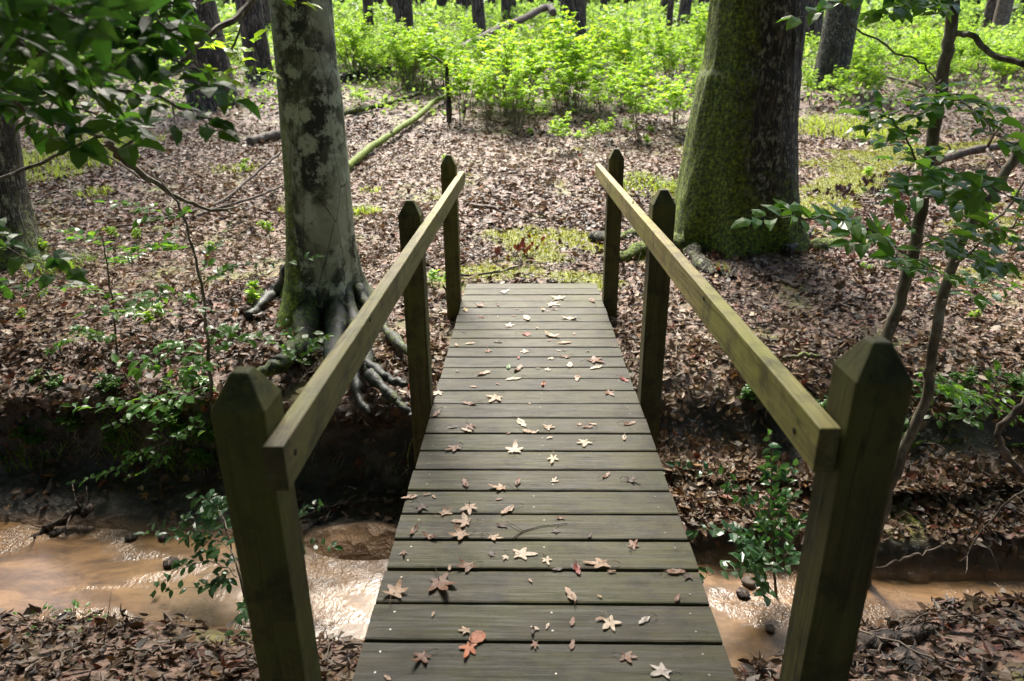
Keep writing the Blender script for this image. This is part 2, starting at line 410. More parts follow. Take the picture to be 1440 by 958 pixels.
# ------------------------------------------------------------------ ground
def axis(c, fine, span, grow, end):
    v = [c]; st = fine
    while v[-1] < end:
        if v[-1] > c+span: st *= grow
        v.append(v[-1]+st)
    return v
xp = axis(0, .035, 4.2, 1.045, 130); xs = np.array([-v for v in xp[:0:-1]]+xp)
ys = np.array([-v for v in axis(0, .06, .5, 1.15, 40)[:0:-1]]+axis(0, .03, 6.5, 1.03, 190))
X, Y = np.meshgrid(xs, ys); x = X.ravel(); y = Y.ravel(); z = ht(x, y)
nx, ny = len(xs), len(ys)
idx = np.arange(nx*ny).reshape(ny, nx)
Q = np.stack([idx[:-1, :-1].ravel(), idx[:-1, 1:].ravel(), idx[1:, 1:].ravel(), idx[1:, :-1].ravel()], 1)
def mudmask(x, y, z):
    wob = .16*fbm(x*.9+5, y*0+3, 3); f = lerp(x, FAR)+wob*.6; n = lerp(x, NEAR)+wob*.8
    s = y-f
    mud = np.clip((.48-s)*7, 0, 1)*(s > -.8)*(y > n-.05)
    k = np.clip((x-.3)/.5, 0, 1)                       # right side: litter on the bench
    mud = mud*(1-k*np.clip((s-.06)*12, 0, 1))
    e = .04; gy = (ht(x, y+e)-ht(x, y-e))/(2*e)
    face = np.clip((gy-.9)*1.4, 0, 1)*(s > .25)*(y < 5)
    mud = np.maximum(mud*(s < .42), face*.95)
    mud = np.clip(mud+fbm(x*5, y*5, 3)*.8*(mud > .05), 0, 1)
    return mud
def sandmask(x, y):
    wob = .16*fbm(x*.9+5, y*0+3, 3); f = lerp(x, FAR)+wob*.6; n = lerp(x, NEAR)+wob*.8
    s = np.minimum(f-y, y-n)
    return np.clip((s+.06)*14, 0, 1)
moss = mosspoly(x, y); mud = mudmask(x, y, z)
shift = lipshift(x, y, z); sand = sandmask(x, y)
ground = obj('ground', npmesh('ground', np.stack([x, y-shift, z], 1), [Q], M['ground'], np.stack([moss, mud, sand], 1), True), kind='structure')
# stream surface
wx = np.linspace(-14, 14, 200); rows = []
for xx in wx: rows.append((float(lerp(xx, NEAR))-.22, float(lerp(xx, FAR))+.22))
V = []; nq = 14
for xx, (a, b_) in zip(wx, rows):
    for j in range(nq): V.append((xx, a+(b_-a)*j/(nq-1), WATER-.012))
ii = np.arange(200*nq).reshape(200, nq)
Q = np.stack([ii[:-1, :-1].ravel(), ii[1:, :-1].ravel(), ii[1:, 1:].ravel(), ii[:-1, 1:].ravel()], 1)
obj('stream_water', npmesh('stream_water', np.array(V), [Q], M['water'], smooth=True), kind='structure')

# ------------------------------------------------------------------ leaves by the thousand
# templates: length along +x, width y, normal z
def tpl_leaf():      # ovate leaf folded on its midrib, 8 triangles
    V = np.array([(0, 0, 0), (.33, 0, 0), (.68, 0, 0), (1, 0, 0), (.28, .26, .07), (.66, .21, .06), (.28, -.26, .07), (.66, -.21, .06)], float)
    T = np.array([(0, 1, 4), (1, 2, 5), (1, 5, 4), (2, 3, 5), (0, 6, 1), (1, 7, 2), (1, 6, 7), (2, 7, 3)])
    return V, T
def tpl_diamond():
    V = np.array([(0, 0, 0), (.5, .24, .05), (1, 0, 0), (.5, -.24, .05)], float); return V, np.array([(0, 2, 1), (0, 3, 2)])
def star_outline(seed=0, lobes=5):
    r_ = random.Random(seed); pts = []
    angs = np.linspace(-128, 128, lobes)
    ln = [.62, .88, 1.0, .88, .62] if lobes == 5 else [.5, .7, .9, 1, .9, .7, .5][:lobes]
    for i, a in enumerate(angs):
        L = ln[i]*(1+.4*(r_.random()-.5)); a2 = a+r_.uniform(-12, 12); w = 16.5
        for da, rr in ((-w*1.2, .56), (-w*.62, .80), (0, 1.0), (w*.62, .80), (w*1.2, .56)):
            pts.append((math.cos(R(a2+da))*L*rr, math.sin(R(a2+da))*L*rr))
        if i < lobes-1:
            am = (a+angs[i+1])/2; pts.append((math.cos(R(am))*.36, math.sin(R(am))*.36))
    return pts
def tpl_star():
    o = []
    for i, a in enumerate((-120, -62, 0, 62, 120)):
        L = (.6, .85, 1, .85, .6)[i]
        o.append((math.cos(R(a-31))*.26, math.sin(R(a-31))*.26)); o.append((math.cos(R(a))*L, math.sin(R(a))*L))
    o.append((math.cos(R(151))*.26, math.sin(R(151))*.26))
    V = [(0, 0, 0)]+[(p[0]*.55, p[1]*.55, .06*(1 if k % 2 else -.3)) for k, p in enumerate(o)]
    n = len(o); T = [(0, k, k+1) for k in range(1, n)]+[(0, n, 1)]
    return np.array(V, float), np.array(T)
def scatter(tpl, pos, rot, size, curl, aspect=None):
    """pos (n,3), rot (n,3,3), size (n,), curl (n,) -> V,T"""
    V0, T0 = tpl; n = len(pos); k = len(V0)
    V = np.repeat(V0[None], n, 0)
    if aspect is not None: V[:, :, 1] *= aspect[:, None]
    V[:, :, 2] *= (1+rng.normal(0, .8, n))[:, None]
    V[:, :, 2] += curl[:, None]*((V[:, :, 0]-.5)**2-.1)+(rng.normal(0, .25, n))[:, None]*V[:, :, 1]**2*3
    V = np.einsum('nij,nkj->nki', rot, V*size[:, None, None])+pos[:, None, :]
    T = (T0[None]+(np.arange(n)*k)[:, None, None]).reshape(-1, 3)
    return V.reshape(-1, 3), T, k
def rots(yaw, pitch, roll):
    cy, sy = np.cos(yaw), np.sin(yaw); cp, sp = np.cos(pitch), np.sin(pitch); cr, sr = np.cos(roll), np.sin(roll)
    n = len(yaw); A = np.zeros((n, 3, 3))
    A[:, 0, 0] = cy*cp; A[:, 0, 1] = -sy*cr+cy*sp*sr; A[:, 0, 2] = sy*sr+cy*sp*cr
    A[:, 1, 0] = sy*cp; A[:, 1, 1] = cy*cr+sy*sp*sr; A[:, 1, 2] = -cy*sr+sy*sp*cr
    A[:, 2, 0] = -sp; A[:, 2, 1] = cp*sr; A[:, 2, 2] = cp*cr
    return A
PAL = np.array([(.36, .25, .145), (.27, .165, .088), (.18, .096, .045), (.11, .056, .027), (.058, .032, .017), (.245, .20, .14), (.24, .06, .022), (.33, .165, .045), (.46, .355, .24), (.08, .064, .046)])
PW = np.array([.19, .18, .17, .14, .09, .09, .03, .025, .055, .03]); PW = PW/PW.sum()
def litter(n, x0, x1, y0, y1, smin, smax, tpl, keep_mud=.1, fan=True):
    u = rng.random(n); y = y0+(y1-y0)*u
    if fan: c = (rng.random(n)*2-1)*(1.6+y*.98); x = c
    else: x = x0+(x1-x0)*rng.random(n)
    m = (x > x0) & (x < x1); x, y = x[m], y[m]
    z = ht(x, y); mud = mudmask(x, y, z); mo = mosspoly(x, y); sa = sandmask(x, y)
    keep = rng.random(len(x)) > np.clip(mud*np.where(x < 0, .93, .93)*(1-keep_mud)+sa*.965+mo*.90, 0, 1)
    keep &= ~((np.abs(x) < .56) & (y < 5.12) & (y > 4.2))
    keep &= (z > WATER-.02) | (sa > .3)
    z = np.maximum(z, WATER-.005)
    x, y, z = x[keep], y[keep], z[keep]; n = len(x)
    e = .03; gx = (ht(x+e, y)-z)/e; gy = (ht(x, y+e)-z)/e
    yaw = rng.random(n)*2*PI
    rt = rots(yaw, rng.normal(0, .32, n), rng.normal(0, .4, n))
    nrm = np.stack([-np.clip(gx, -3, 3), -np.clip(gy, -3, 3), np.ones(n)], 1); nrm /= np.linalg.norm(nrm, axis=1)[:, None]
    # tilt onto the slope
    up = np.array([0, 0, 1.]); v = np.cross(np.repeat(up[None], n, 0), nrm); c = nrm[:, 2]
    K = np.zeros((n, 3, 3)); K[:, 0, 1] = -v[:, 2]; K[:, 0, 2] = v[:, 1]; K[:, 1, 0] = v[:, 2]; K[:, 1, 2] = -v[:, 0]; K[:, 2, 0] = -v[:, 1]; K[:, 2, 1] = v[:, 0]
    RR = np.eye(3)[None]+K+np.einsum('nij,njk->nik', K, K)/(1+c)[:, None, None]
    rt = np.einsum('nij,njk->nik', RR, rt)
    size = smin+(smax-smin)*rng.random(n)**1.3
    pos = np.stack([x, y-lipshift(x, y, z), z], 1)+nrm*(.006+.028*rng.random(n))[:, None]
    V, T, k = scatter(tpl, pos, rt, size, rng.normal(.35, .5, n), .6+.7*rng.random(n))
    patch = fbm(x*.5, y*.5, 3)
    w = np.clip(PW[None]*(1+np.array([1, 1, 0, -1, -1, 1, 0, 0, 1, -1])[None]*patch[:, None]*6.5), .005, None)
    damp_shade = np.clip((3.9-y)/.8, 0, 1)*.75; w = w*(1+np.array([-.95, -.8, 0, 1.2, 2.0, -.7, .5, .3, -1, 1.2])[None]*damp_shade[:, None])  # favours dark leaf colours: damp litter plus shade painted toward the near bank
    w /= w.sum(1, keepdims=True); ci = (np.cumsum(w, 1) > rng.random(n)[:, None]).argmax(1)
    wet = 1-.5*np.clip((3.3-y)/.8, 0, 1)  # wet leaves and near-bank shade, both put into the leaf colour
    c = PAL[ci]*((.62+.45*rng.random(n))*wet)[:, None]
    return V, T, np.repeat(c, k, 0)
def merge(parts):
    V, T, C = [], [], []; o = 0
    for v, t, c in parts: V.append(v); T.append(t+o); C.append(c); o += len(v)
    return np.concatenate(V), np.concatenate(T), np.concatenate(C)
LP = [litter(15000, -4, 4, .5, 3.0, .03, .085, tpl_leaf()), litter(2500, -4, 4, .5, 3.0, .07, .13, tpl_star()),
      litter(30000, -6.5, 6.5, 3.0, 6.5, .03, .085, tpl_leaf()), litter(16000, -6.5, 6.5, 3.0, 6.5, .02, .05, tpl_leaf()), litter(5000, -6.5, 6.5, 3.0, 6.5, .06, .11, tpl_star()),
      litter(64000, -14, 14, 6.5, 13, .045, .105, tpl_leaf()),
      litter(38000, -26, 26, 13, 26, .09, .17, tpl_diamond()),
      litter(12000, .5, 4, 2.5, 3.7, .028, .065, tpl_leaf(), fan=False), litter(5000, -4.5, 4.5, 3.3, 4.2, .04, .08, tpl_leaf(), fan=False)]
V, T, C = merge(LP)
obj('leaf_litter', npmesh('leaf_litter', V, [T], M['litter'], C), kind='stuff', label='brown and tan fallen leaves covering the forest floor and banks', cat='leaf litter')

# ------------------------------------------------------------------ footbridge
PITCH = .1504; Y_END = 5.085; NPL = 35
bridge = empty('footbridge', (0, 0, 0), label='narrow wooden plank footbridge with post and rail sides over the stream', cat='footbridge')
XL, XR = -.496, .503
for i in range(NPL):
    y1 = Y_END-i*PITCH; y0 = y1-PITCH+.0085+random.uniform(-.001, .0015)
    mb = MB(); j = random.uniform(-.004, .004); dz = random.uniform(-.0015, .0015)
    # sliced so that it cups and the ends are not ruled
    nsl = 14
    V = []; a = (y1-y0)/2; yc = (y0+y1)/2; sk = random.uniform(-.0015, .0015)
    prof = [(-a, -.036), (-a, -.006), (-a+.002, -.002), (-a+.007, 0), (-a*.35, .0012), (a*.35, .0012), (a-.007, 0), (a-.002, -.002), (a, -.006), (a, -.036)]
    k = len(prof)
    for s in range(nsl+1):
        xx = XL+j+(XR-XL)*s/nsl; w = 1+random.uniform(-.012, .012)
        for (py_, pz) in prof: V.append((xx, py_*w+sk*(xx/.5), pz+dz))
    Q = [(s*k+q, (s+1)*k+q, (s+1)*k+(q+1) % k, s*k+(q+1) % k) for s in range(nsl) for q in range(k)]
    mb.add(V, Q)
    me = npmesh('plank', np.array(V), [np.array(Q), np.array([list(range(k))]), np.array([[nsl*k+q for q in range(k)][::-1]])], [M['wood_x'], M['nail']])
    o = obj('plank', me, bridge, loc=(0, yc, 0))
    if i > 12 or i % 3 == 0:
        for nxp in (XL+.06+random.uniform(-.01, .01), XR-.06+random.uniform(-.01, .01), random.uniform(-.02, .06)):
            for ny_ in (-.035, .035):
                if random.random() < .3: continue
                nb = MB(); nb.tube([(nxp, ny_, -.004), (nxp, ny_, .0022)], .0032, 8); nb.build('nail', M['nail'], o)
def post(cx, yc, w, D_top, zb):
    top = H-D_top; sh = top-.062; s = w/2
    mb = MB(); f = .016; rings = []
    zz = [zb]+list(np.linspace(zb+.3, sh-.03, 8))+[sh]
    V = []
    for z_ in zz:
        for (dx, dy) in ((-s, -s), (s, -s), (s, s), (-s, s)): V.append((dx+random.uniform(-1, 1)*.0006, dy, z_))
    for (dx, dy) in ((-f, -f), (f, -f), (f, f), (-f, f)): V.append((dx, dy, top))
    n = len(V)//4
    Q = [(i*4+k, i*4+(k+1) % 4, (i+1)*4+(k+1) % 4, (i+1)*4+k) for i in range(n-1) for k in range(4)]
    Q += [(0, 3, 2, 1), tuple((n-1)*4+k for k in range(4))]
    mb.add(V, Q)
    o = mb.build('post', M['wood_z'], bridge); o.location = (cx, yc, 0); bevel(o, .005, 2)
    return o
cx0 = CAMP.x
def bolt(o, x, y, z, axis='y', r=.006):
    b_ = MB(); d = Vector((0, 1, 0)) if axis == 'y' else Vector((1, 0, 0))
    p = Vector((x, y, z)); b_.tube([p-d*.004, p+d*.004], r, 10); b_.build('bolt', M['nail'], o)
posts = [(-.5+0-.0475, 1.10, .095, .471, -1.0), (-.5-.05, 3.0, .098, .481, -1.1), (-.5-.05, 4.62, .100, .447, -.5),
         (.505+.05, 1.10, .096, .416, -1.0), (.505+.05, 3.02, .100, .444, -1.1), (.505+.05, 4.66, .100, .42, -.5)]
for (a, b_, w, d, zb) in posts:
    o = post(a, b_, w, d, zb)
    if b_ < 1.2: bolt(o, .01 if a < 0 else -.01, -w/2-.0005, .17)
def rail(x0, x1, y0, y1, ztop0, ztop1):
    mb = MB(); n = 26; V = []
    for i in range(n+1):
        t = i/n; yy = y0+(y1-y0)*t; zt = ztop0+(ztop1-ztop0)*t+random.uniform(-1, 1)*.0007
        dx = random.uniform(-1, 1)*.0006
        for (xx, zz) in ((x0, zt-.089), (x1, zt-.089), (x1, zt), (x0, zt)): V.append((xx+dx, yy, zz))
    Q = [(i*4+k, (i+1)*4+k, (i+1)*4+(k+1) % 4, i*4+(k+1) % 4) for i in range(n) for k in range(4)]
    Q += [(0, 1, 2, 3), tuple(n*4+k for k in (3, 2, 1, 0))]
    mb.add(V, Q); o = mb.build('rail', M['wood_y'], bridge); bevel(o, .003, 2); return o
RL = rail(-.5+.001, -.5+.039, 1.017, 4.80, H-.58, H-.575)
RR = rail(.504-.039, .504-.001, 1.065, 5.10, H-.569, H-.565)
M['hole'] = simple('hole_dark', (.012, .008, .005), .8)
for rl, px, py, xf in ((RL, 415, 636, -.461), (RL, 520, 450, -.461), (RR, 1117, 606, .465), (RR, 990, 420, .465), (RR, 890, 285, .465)):
    d = ray(px, py); p = CAMP+d*((xf-CAMP.x)/d.x); sg = 1 if xf < 0 else -1
    mb = MB(); mb.tube([p-Vector((sg*.003, 0, 0)), p+Vector((sg*.0015, 0, 0))], .0065, 10); mb.build('bolt_hole', M['hole'], rl)
for xx in (-.40, .40):
    mb = MB(); mb.box(xx-.025, xx+.025, -.3, 5.02, -.24, -.038); mb.build('beam', M['wood_y'], bridge)

# ------------------------------------------------------------------ leaves lying on the deck
LC = {'pale': (.68, .53, .39), 'tan': (.52, .34, .22), 'brown': (.26, .13, .075), 'dark': (.085, .042, .03), 'red': (.34, .05, .03), 'rust': (.52, .14, .03), 'grey': (.55, .48, .42), 'green': (.10, .20, .04), 'yellow': (.55, .36, .12)}
DL = [ # px, py, size(px across), colour, shape
 (788, 420, 20, 'pale', 'star'), (775, 428, 22, 'pale', 'star'), (708, 412, 16, 'grey', 'star'), (655, 437, 16, 'yellow', 'curl'), (676, 431, 16, 'brown', 'star'), (700, 430, 8, 'brown', 'curl'),
 (764, 436, 12, 'pale', 'curl'), (780, 436, 10, 'brown', 'curl'), (833, 424, 18, 'brown', 'curl'), (677, 447, 10, 'red', 'curl'), (740, 448, 24, 'pale', 'curl'), (800, 449, 22, 'pale', 'curl'), (716, 459, 20, 'pale', 'star'),
 (652, 467, 10, 'dark', 'curl'), (738, 471, 18, 'red', 'star'), (776, 473, 30, 'pale', 'curl'), (661, 484, 14, 'pale', 'curl'), (642, 486, 10, 'tan', 'curl'), (700, 482, 14, 'dark', 'curl'), (794, 483, 20, 'tan', 'curl'),
 (686, 494, 14, 'brown', 'star'), (740, 495, 14, 'pale', 'star'), (786, 494, 7, 'pale', 'curl'), (729, 504, 10, 'red', 'curl'), (776, 505, 12, 'pale', 'star'), (798, 503, 16, 'brown', 'star'), (801, 514, 20, 'pale', 'curl'),
 (835, 508, 34, 'brown', 'star'), (838, 518, 20, 'pale', 'curl'), (715, 517, 16, 'green', 'curl'), (728, 520, 26, 'brown', 'curl'), (680, 526, 26, 'tan', 'curl'), (722, 534, 26, 'pale', 'curl'), (812, 533, 20, 'tan', 'curl'),
 (878, 535, 18, 'red', 'curl'), (700, 541, 8, 'brown', 'curl'), (764, 542, 14, 'rust', 'curl'), (617, 553, 17, 'pale', 'star'), (698, 560, 24, 'tan', 'star'), (855, 553, 20, 'brown', 'star'), (660, 569, 26, 'brown', 'curl'),
 (614, 583, 20, 'brown', 'curl'), (637, 602, 16, 'dark', 'curl'), (660, 600, 26, 'brown', 'star'), (734, 596, 32, 'pale', 'curl'), (656, 606, 18, 'pale', 'curl'), (770, 603, 18, 'tan', 'star'), (826, 602, 16, 'brown', 'curl'), (744, 608, 26, 'tan', 'curl'),
 (885, 597, 20, 'brown', 'curl'), (773, 617, 10, 'pale', 'curl'), (823, 623, 22, 'pale', 'star'), (640, 631, 20, 'brown', 'star'), (724, 635, 30, 'pale', 'star'), (778, 645, 26, 'pale', 'star'), (878, 617, 16, 'pale', 'curl'),
 (654, 681, 22, 'brown', 'curl'), (706, 687, 28, 'tan', 'star'), (728, 679, 20, 'brown', 'curl'), (779, 678, 14, 'pale', 'star'), (886, 677, 20, 'dark', 'star'), (852, 670, 18, 'brown', 'curl'),
 (576, 701, 24, 'tan', 'curl'), (592, 714, 26, 'dark', 'star'), (625, 723, 30, 'tan', 'star'), (660, 715, 30, 'tan', 'star'), (714, 719, 32, 'tan', 'curl'), (656, 736, 32, 'tan', 'star'), (706, 741, 18, 'dark', 'curl'), (788, 730, 14, 'brown', 'curl'),
 (582, 748, 26, 'brown', 'curl'), (604, 757, 24, 'brown', 'curl'), (650, 753, 34, 'tan', 'star'), (692, 757, 24, 'tan', 'star'), (890, 769, 28, 'brown', 'star'), (732, 781, 38, 'pale', 'star'), (768, 788, 20, 'pale', 'star'), (784, 802, 16, 'dark', 'curl'),
 (812, 802, 28, 'red', 'curl'), (846, 794, 42, 'tan', 'star'), (660, 798, 34, 'brown', 'star'), (950, 805, 32, 'brown', 'curl'), (618, 820, 50, 'brown', 'star'), (556, 835, 46, 'tan', 'star'), (802, 838, 36, 'tan', 'curl'), (843, 840, 8, 'yellow', 'curl'),
 (858, 877, 36, 'pale', 'star'), (906, 874, 26, 'grey', 'curl'), (752, 885, 14, 'pale', 'curl'), (770, 882, 12, 'pale', 'curl'), (672, 898, 26, 'rust', 'flat'), (660, 912, 34, 'rust', 'star'), (596, 925, 34, 'brown', 'star'), (880, 925, 32, 'brown', 'star'), (932, 946, 40, 'grey', 'star'), (545, 955, 14, 'tan', 'curl')]
random.seed(404)
for _k in range(44):
    _y = 405+540*random.random()**1.15; _w = (_y-115)/1.0; _x = 742+random.uniform(-.27, .335)*_w
    DL.append((_x, _y, random.uniform(7, 15)*(.6+(_y-400)/650), random.choice(['brown', 'brown', 'dark', 'tan', 'tan', 'pale', 'dark']), random.choice(['curl', 'curl', 'star'])))
def deck_leaf(k, px, py, spx, colr, shape):
    p = Z(px, py, 0); dist = (p-CAMP).dot(CR @ Vector((0, 0, -1))); size = spx/F*dist*(.86 if spx > 24 else 1)
    r_ = random.Random(k*13+5)
    if shape == 'star': out = star_outline(k); L = size/1.4
    elif shape == 'flat': out = [(-.5, -.15), (-.3, -.42), (.1, -.5), (.5, -.3), (.62, 0), (.5, .3), (.1, .5), (-.3, .42), (-.5, .15)]; L = size
    else: out = [(-.6, 0), (-.35, -.2), (0, -.26), (.2, -.14), (.35, -.2), (.62, 0), (.3, .16), (.1, .12), (-.1, .24), (-.4, .14)]; L = size*.85
    V = [(0.0, 0.0, 0.0)]; n = len(out)
    cu = r_.uniform(.2, .9) if shape != 'flat' else .5; fx = r_.uniform(-.6, .9); cy_ = r_.uniform(-.2, .8)
    flat = shape == 'star' and colr == 'pale'
    if flat: cu *= .35; fx *= .3; cy_ *= .3
    ph = r_.uniform(0, PI); ca, sa = math.cos(ph), math.sin(ph); bend_ = r_.uniform(-.5, 1.3)*(.35 if flat else 1.0)*(1.6 if shape == 'curl' else 1)
    tc = [r_.uniform(-.35, .8)*(.3 if flat else 1) for _ in range(5)]
    def zf(a, b):
        q = a*ca+b*sa; rr_ = math.hypot(a, b); an = math.degrees(math.atan2(b, a)); li = min(4, max(0, int((an+160)/64)))
        return .45*bend_*q*q+tc[li]*.45*max(0, rr_-.35)**1.5+.03*math.sin(7*a+k)*math.cos(6*b+k)
    def zf_old(a, b): return (.42*cu*a*a*(1 if fx > -.3 else .4)+.6*cy_*b*b+.25*fx*a*b+.06*math.sin(9*a+k)*math.cos(8*b))
    asp = r_.uniform(.62, .95) if shape == 'star' else 1.0; out = [(a, b*asp) for a, b in out]
    mid = [(a*.45, b*.45) for a, b in out]; md2 = [(a*.75, b*.75) for a, b in out]
    for a, b in mid: V.append((a*L, b*L, zf(a, b)*L))
    for a, b in md2: V.append((a*L, b*L, zf(a, b)*L))
    for a, b in out: V.append((a*L, b*L, zf(a, b)*L))
    Q = [(w_*n+1+i, 1+(w_+1)*n+i, 1+(w_+1)*n+(i+1) % n, w_*n+1+(i+1) % n) for i in range(n) for w_ in (0, 1)]; T = [(0, 1+i, 1+(i+1) % n) for i in range(n)]
    mb = MB(); c = np.array(LC[colr])*r_.uniform(.85, 1.1)
    V = np.array(V); V[:, 2] -= V[:, 2].min()
    C = np.repeat(c[None], len(V), 0)*(.85+.3*np.array([[r_.random()] for _ in range(len(V))]))
    mb.add(V, Q, T, C)
    if size > .045:      # leaf stalk
        a0 = Vector((-.05*L, 0, V[0][2]+.001)); st = [a0]
        bend = r_.uniform(-.5, .5)
        for q in range(1, 6): t = q/5; st.append(Vector((-.05*L-t*L*.95, bend*t*t*L*.8, V[0][2]+.001+.012*math.sin(t*PI)*r_.uniform(.3, 1.4))))
        mb.tube([tuple(s_) for s_ in st], .0010, 4, C=np.array(c)*.6)
    o = mb.build('fallen_leaf', M['decklitter'], smooth=True)
    o.location = (p.x, p.y, .0045); o.rotation_euler = (0, 0, r_.uniform(0, 2*PI))
    return o, p
ORD = ['first', 'second', 'third', 'fourth', 'fifth', 'sixth', 'seventh', 'eighth', 'ninth', 'tenth', 'eleventh', 'twelfth', 'thirteenth', 'fourteenth', 'fifteenth', 'sixteenth', 'seventeenth', 'eighteenth', 'nineteenth', 'twentieth', 'twenty-first', 'twenty-second', 'twenty-third', 'twenty-fourth', 'twenty-fifth']
CW = {'pale': 'pale beige', 'tan': 'tan', 'brown': 'brown', 'dark': 'dark brown', 'red': 'dark red', 'rust': 'rust orange', 'grey': 'greyish', 'green': 'green', 'yellow': 'yellowish'}
SW = {'star': 'star-shaped', 'curl': 'curled', 'flat': 'flat rounded'}
seen = {}
recs = []
for k, (px, py, s_, c_, sh) in enumerate(DL):
    o, p = deck_leaf(k, px, py, s_, c_, sh)
    n = int((Y_END-p.y)/PITCH); f = p.x/.5
    side = ['beside the left edge', 'near the left edge', 'well left of the middle', 'just left of the middle', 'in the middle', 'just right of the middle', 'well right of the middle', 'near the right edge', 'beside the right edge'][min(8, max(0, int((f+1)*4.5)))]
    recs.append((o, CW[c_], SW[sh], n, side, px, s_))
for o, c_, sh, n, side, px, s_ in recs:
    key = (c_, sh, n, side); same = sorted([r_[5] for r_ in recs if (r_[1], r_[2], r_[3], r_[4]) == key])
    extra = ''
    if len(same) == 2: extra = 'left-hand ' if px == same[0] else 'right-hand '
    elif len(same) > 2: extra = ['leftmost ', 'middle ', 'rightmost '][min(2, same.index(px))]
    row = ORD[n]
    tag(o, '%s%s %s leaf on %s plank from far end, %s' % (extra, c_, sh, row, side), 'leaf', 'fallen leaves lying on the footbridge planks')

# small twig lying on the deck
mb = MB(); pp = [Z(a, b, .006) for a, b in ((719, 758), (735, 747), (760, 740), (798, 736))]; mb.tube(pp, [.0022, .002, .0016, .001], 5)
mb.tube([Z(735, 747, .008), Z(728, 741, .012), Z(712, 733, .01)], .0014, 5)
tag(mb.build('twig', M['dead']), 'thin forked dark twig lying across the footbridge planks', 'twig')

# ------------------------------------------------------------------ foliage builders
NEGZ = CR @ Vector((0, 0, -1))
def depth(p): return (p-CAMP).dot(NEGZ)
def leaves_mesh(name, L, mat_, tpl=None, cvar=.35, tint=None):
    """L: list of (pos, direction, normal-up, size)"""
    tpl = tpl or tpl_leaf(); n = len(L)
    pos = np.array([tuple(l[0]) for l in L]); d = np.array([tuple(l[1]) for l in L], float); d /= np.linalg.norm(d, axis=1)[:, None]
    up = np.array([tuple(l[2]) for l in L], float)
    sd = np.cross(up, d); sd /= (np.linalg.norm(sd, axis=1)[:, None]+1e-9); nn = np.cross(d, sd)
    rt = np.stack([d, sd, nn], 2)
    size = np.array([l[3] for l in L])
    V, T, k = scatter(tpl, pos, rt, size, rng.normal(-.35, .2, n), .85+.3*rng.random(n))
    c = (1-cvar*.5+cvar*rng.random(n))[:, None]*np.ones((1, 3)); c[:, 0] *= 1+.35*(rng.random(n)-.4)
    return npmesh(name, V, [T], mat_, np.repeat(c, k, 0))
def jit(v, a): return v+Vector((random.gauss(0, a), random.gauss(0, a), random.gauss(0, a)))
def path(pts, n=6, wob=.0):
    """smooth a polyline"""
    pts = [Vector(p) for p in pts]; out = []
    for i in range(len(pts)-1):
        p0 = pts[max(i-1, 0)]; p1 = pts[i]; p2 = pts[i+1]; p3 = pts[min(i+2, len(pts)-1)]
        for j in range(n):
            t = j/n
            q = .5*((2*p1)+(p2-p0)*t+(2*p0-5*p1+4*p2-p3)*t*t+(3*p1-p0-3*p2+p3)*t**3)
            out.append(jit(q, wob) if wob else q)
    out.append(pts[-1]); return out
def spray(wb, L, pts, r0, side, leaf, gap=.05, wob=.006, bare=.15, plane=None, dens=1.0):
    """a leafy branch: main twig, alternating side twigs, alternating leaves lying in a flat spray"""
    pp = path(pts, 6, wob); n = len(pp)
    wb.tube(pp, [r0*(1-.75*i/(n-1)) for i in range(n)], 6)
    lens = [0]
    for i in range(1, n): lens.append(lens[-1]+(pp[i]-pp[i-1]).length)
    tot = lens[-1]; s = tot*bare; sg = 1
    up = Vector(plane or (random.gauss(0, .25), random.gauss(0, .25)-.25, 1)).normalized()
    while s < tot:
        i = max(1, next((q for q in range(n) if lens[q] >= s), n-1))
        p = pp[i-1].lerp(pp[i], (s-lens[i-1])/max(1e-6, lens[i]-lens[i-1])); t = (pp[i]-pp[i-1]).normalized()
        sd = up.cross(t).normalized()*sg; f = s/tot
        sl = side*(1-.75*f)*random.uniform(.5, 1.15)
        d = (t*random.uniform(.5, .9)+sd).normalized(); d.z -= .12; d = jit(d, .12)
        if sl > leaf*.7 and random.random() < dens:
            m = max(2, int(sl/(leaf*.55))); tw = [p]
            for q in range(m): d = (d+Vector((0, 0, -.04))+t*.06); tw.append(tw[-1]+jit(d.normalized(), .12)*sl/m)
            wb.tube(tw, [r0*.32*(1-.6*q/m) for q in range(m+1)], 4, cap=False)
            for q in range(1, m+1):
                dd = (tw[q]-tw[q-1]).normalized(); s2 = up.cross(dd).normalized()*(1 if q % 2 else -1)
                for rep in (1, -1) if random.random() < .6 else (1,):
                    ld = (dd*.6+s2*rep); ld = jit(ld, .18); ld.z -= random.uniform(0, .35)
                    L.append((tw[q], ld, jit(up, .28), leaf*random.uniform(.65, 1.2)))
            L.append((tw[-1], dd, jit(up, .3), leaf*random.uniform(.8, 1.2)))
        ld = (t*.5+sd*-1); L.append((p, jit(ld, .2), jit(up, .25), leaf*random.uniform(.7, 1.15)))
        s += gap*random.uniform(.6, 1.4); sg = -sg
    L.append((pp[-1], (pp[-1]-pp[-2]).normalized(), up, leaf))

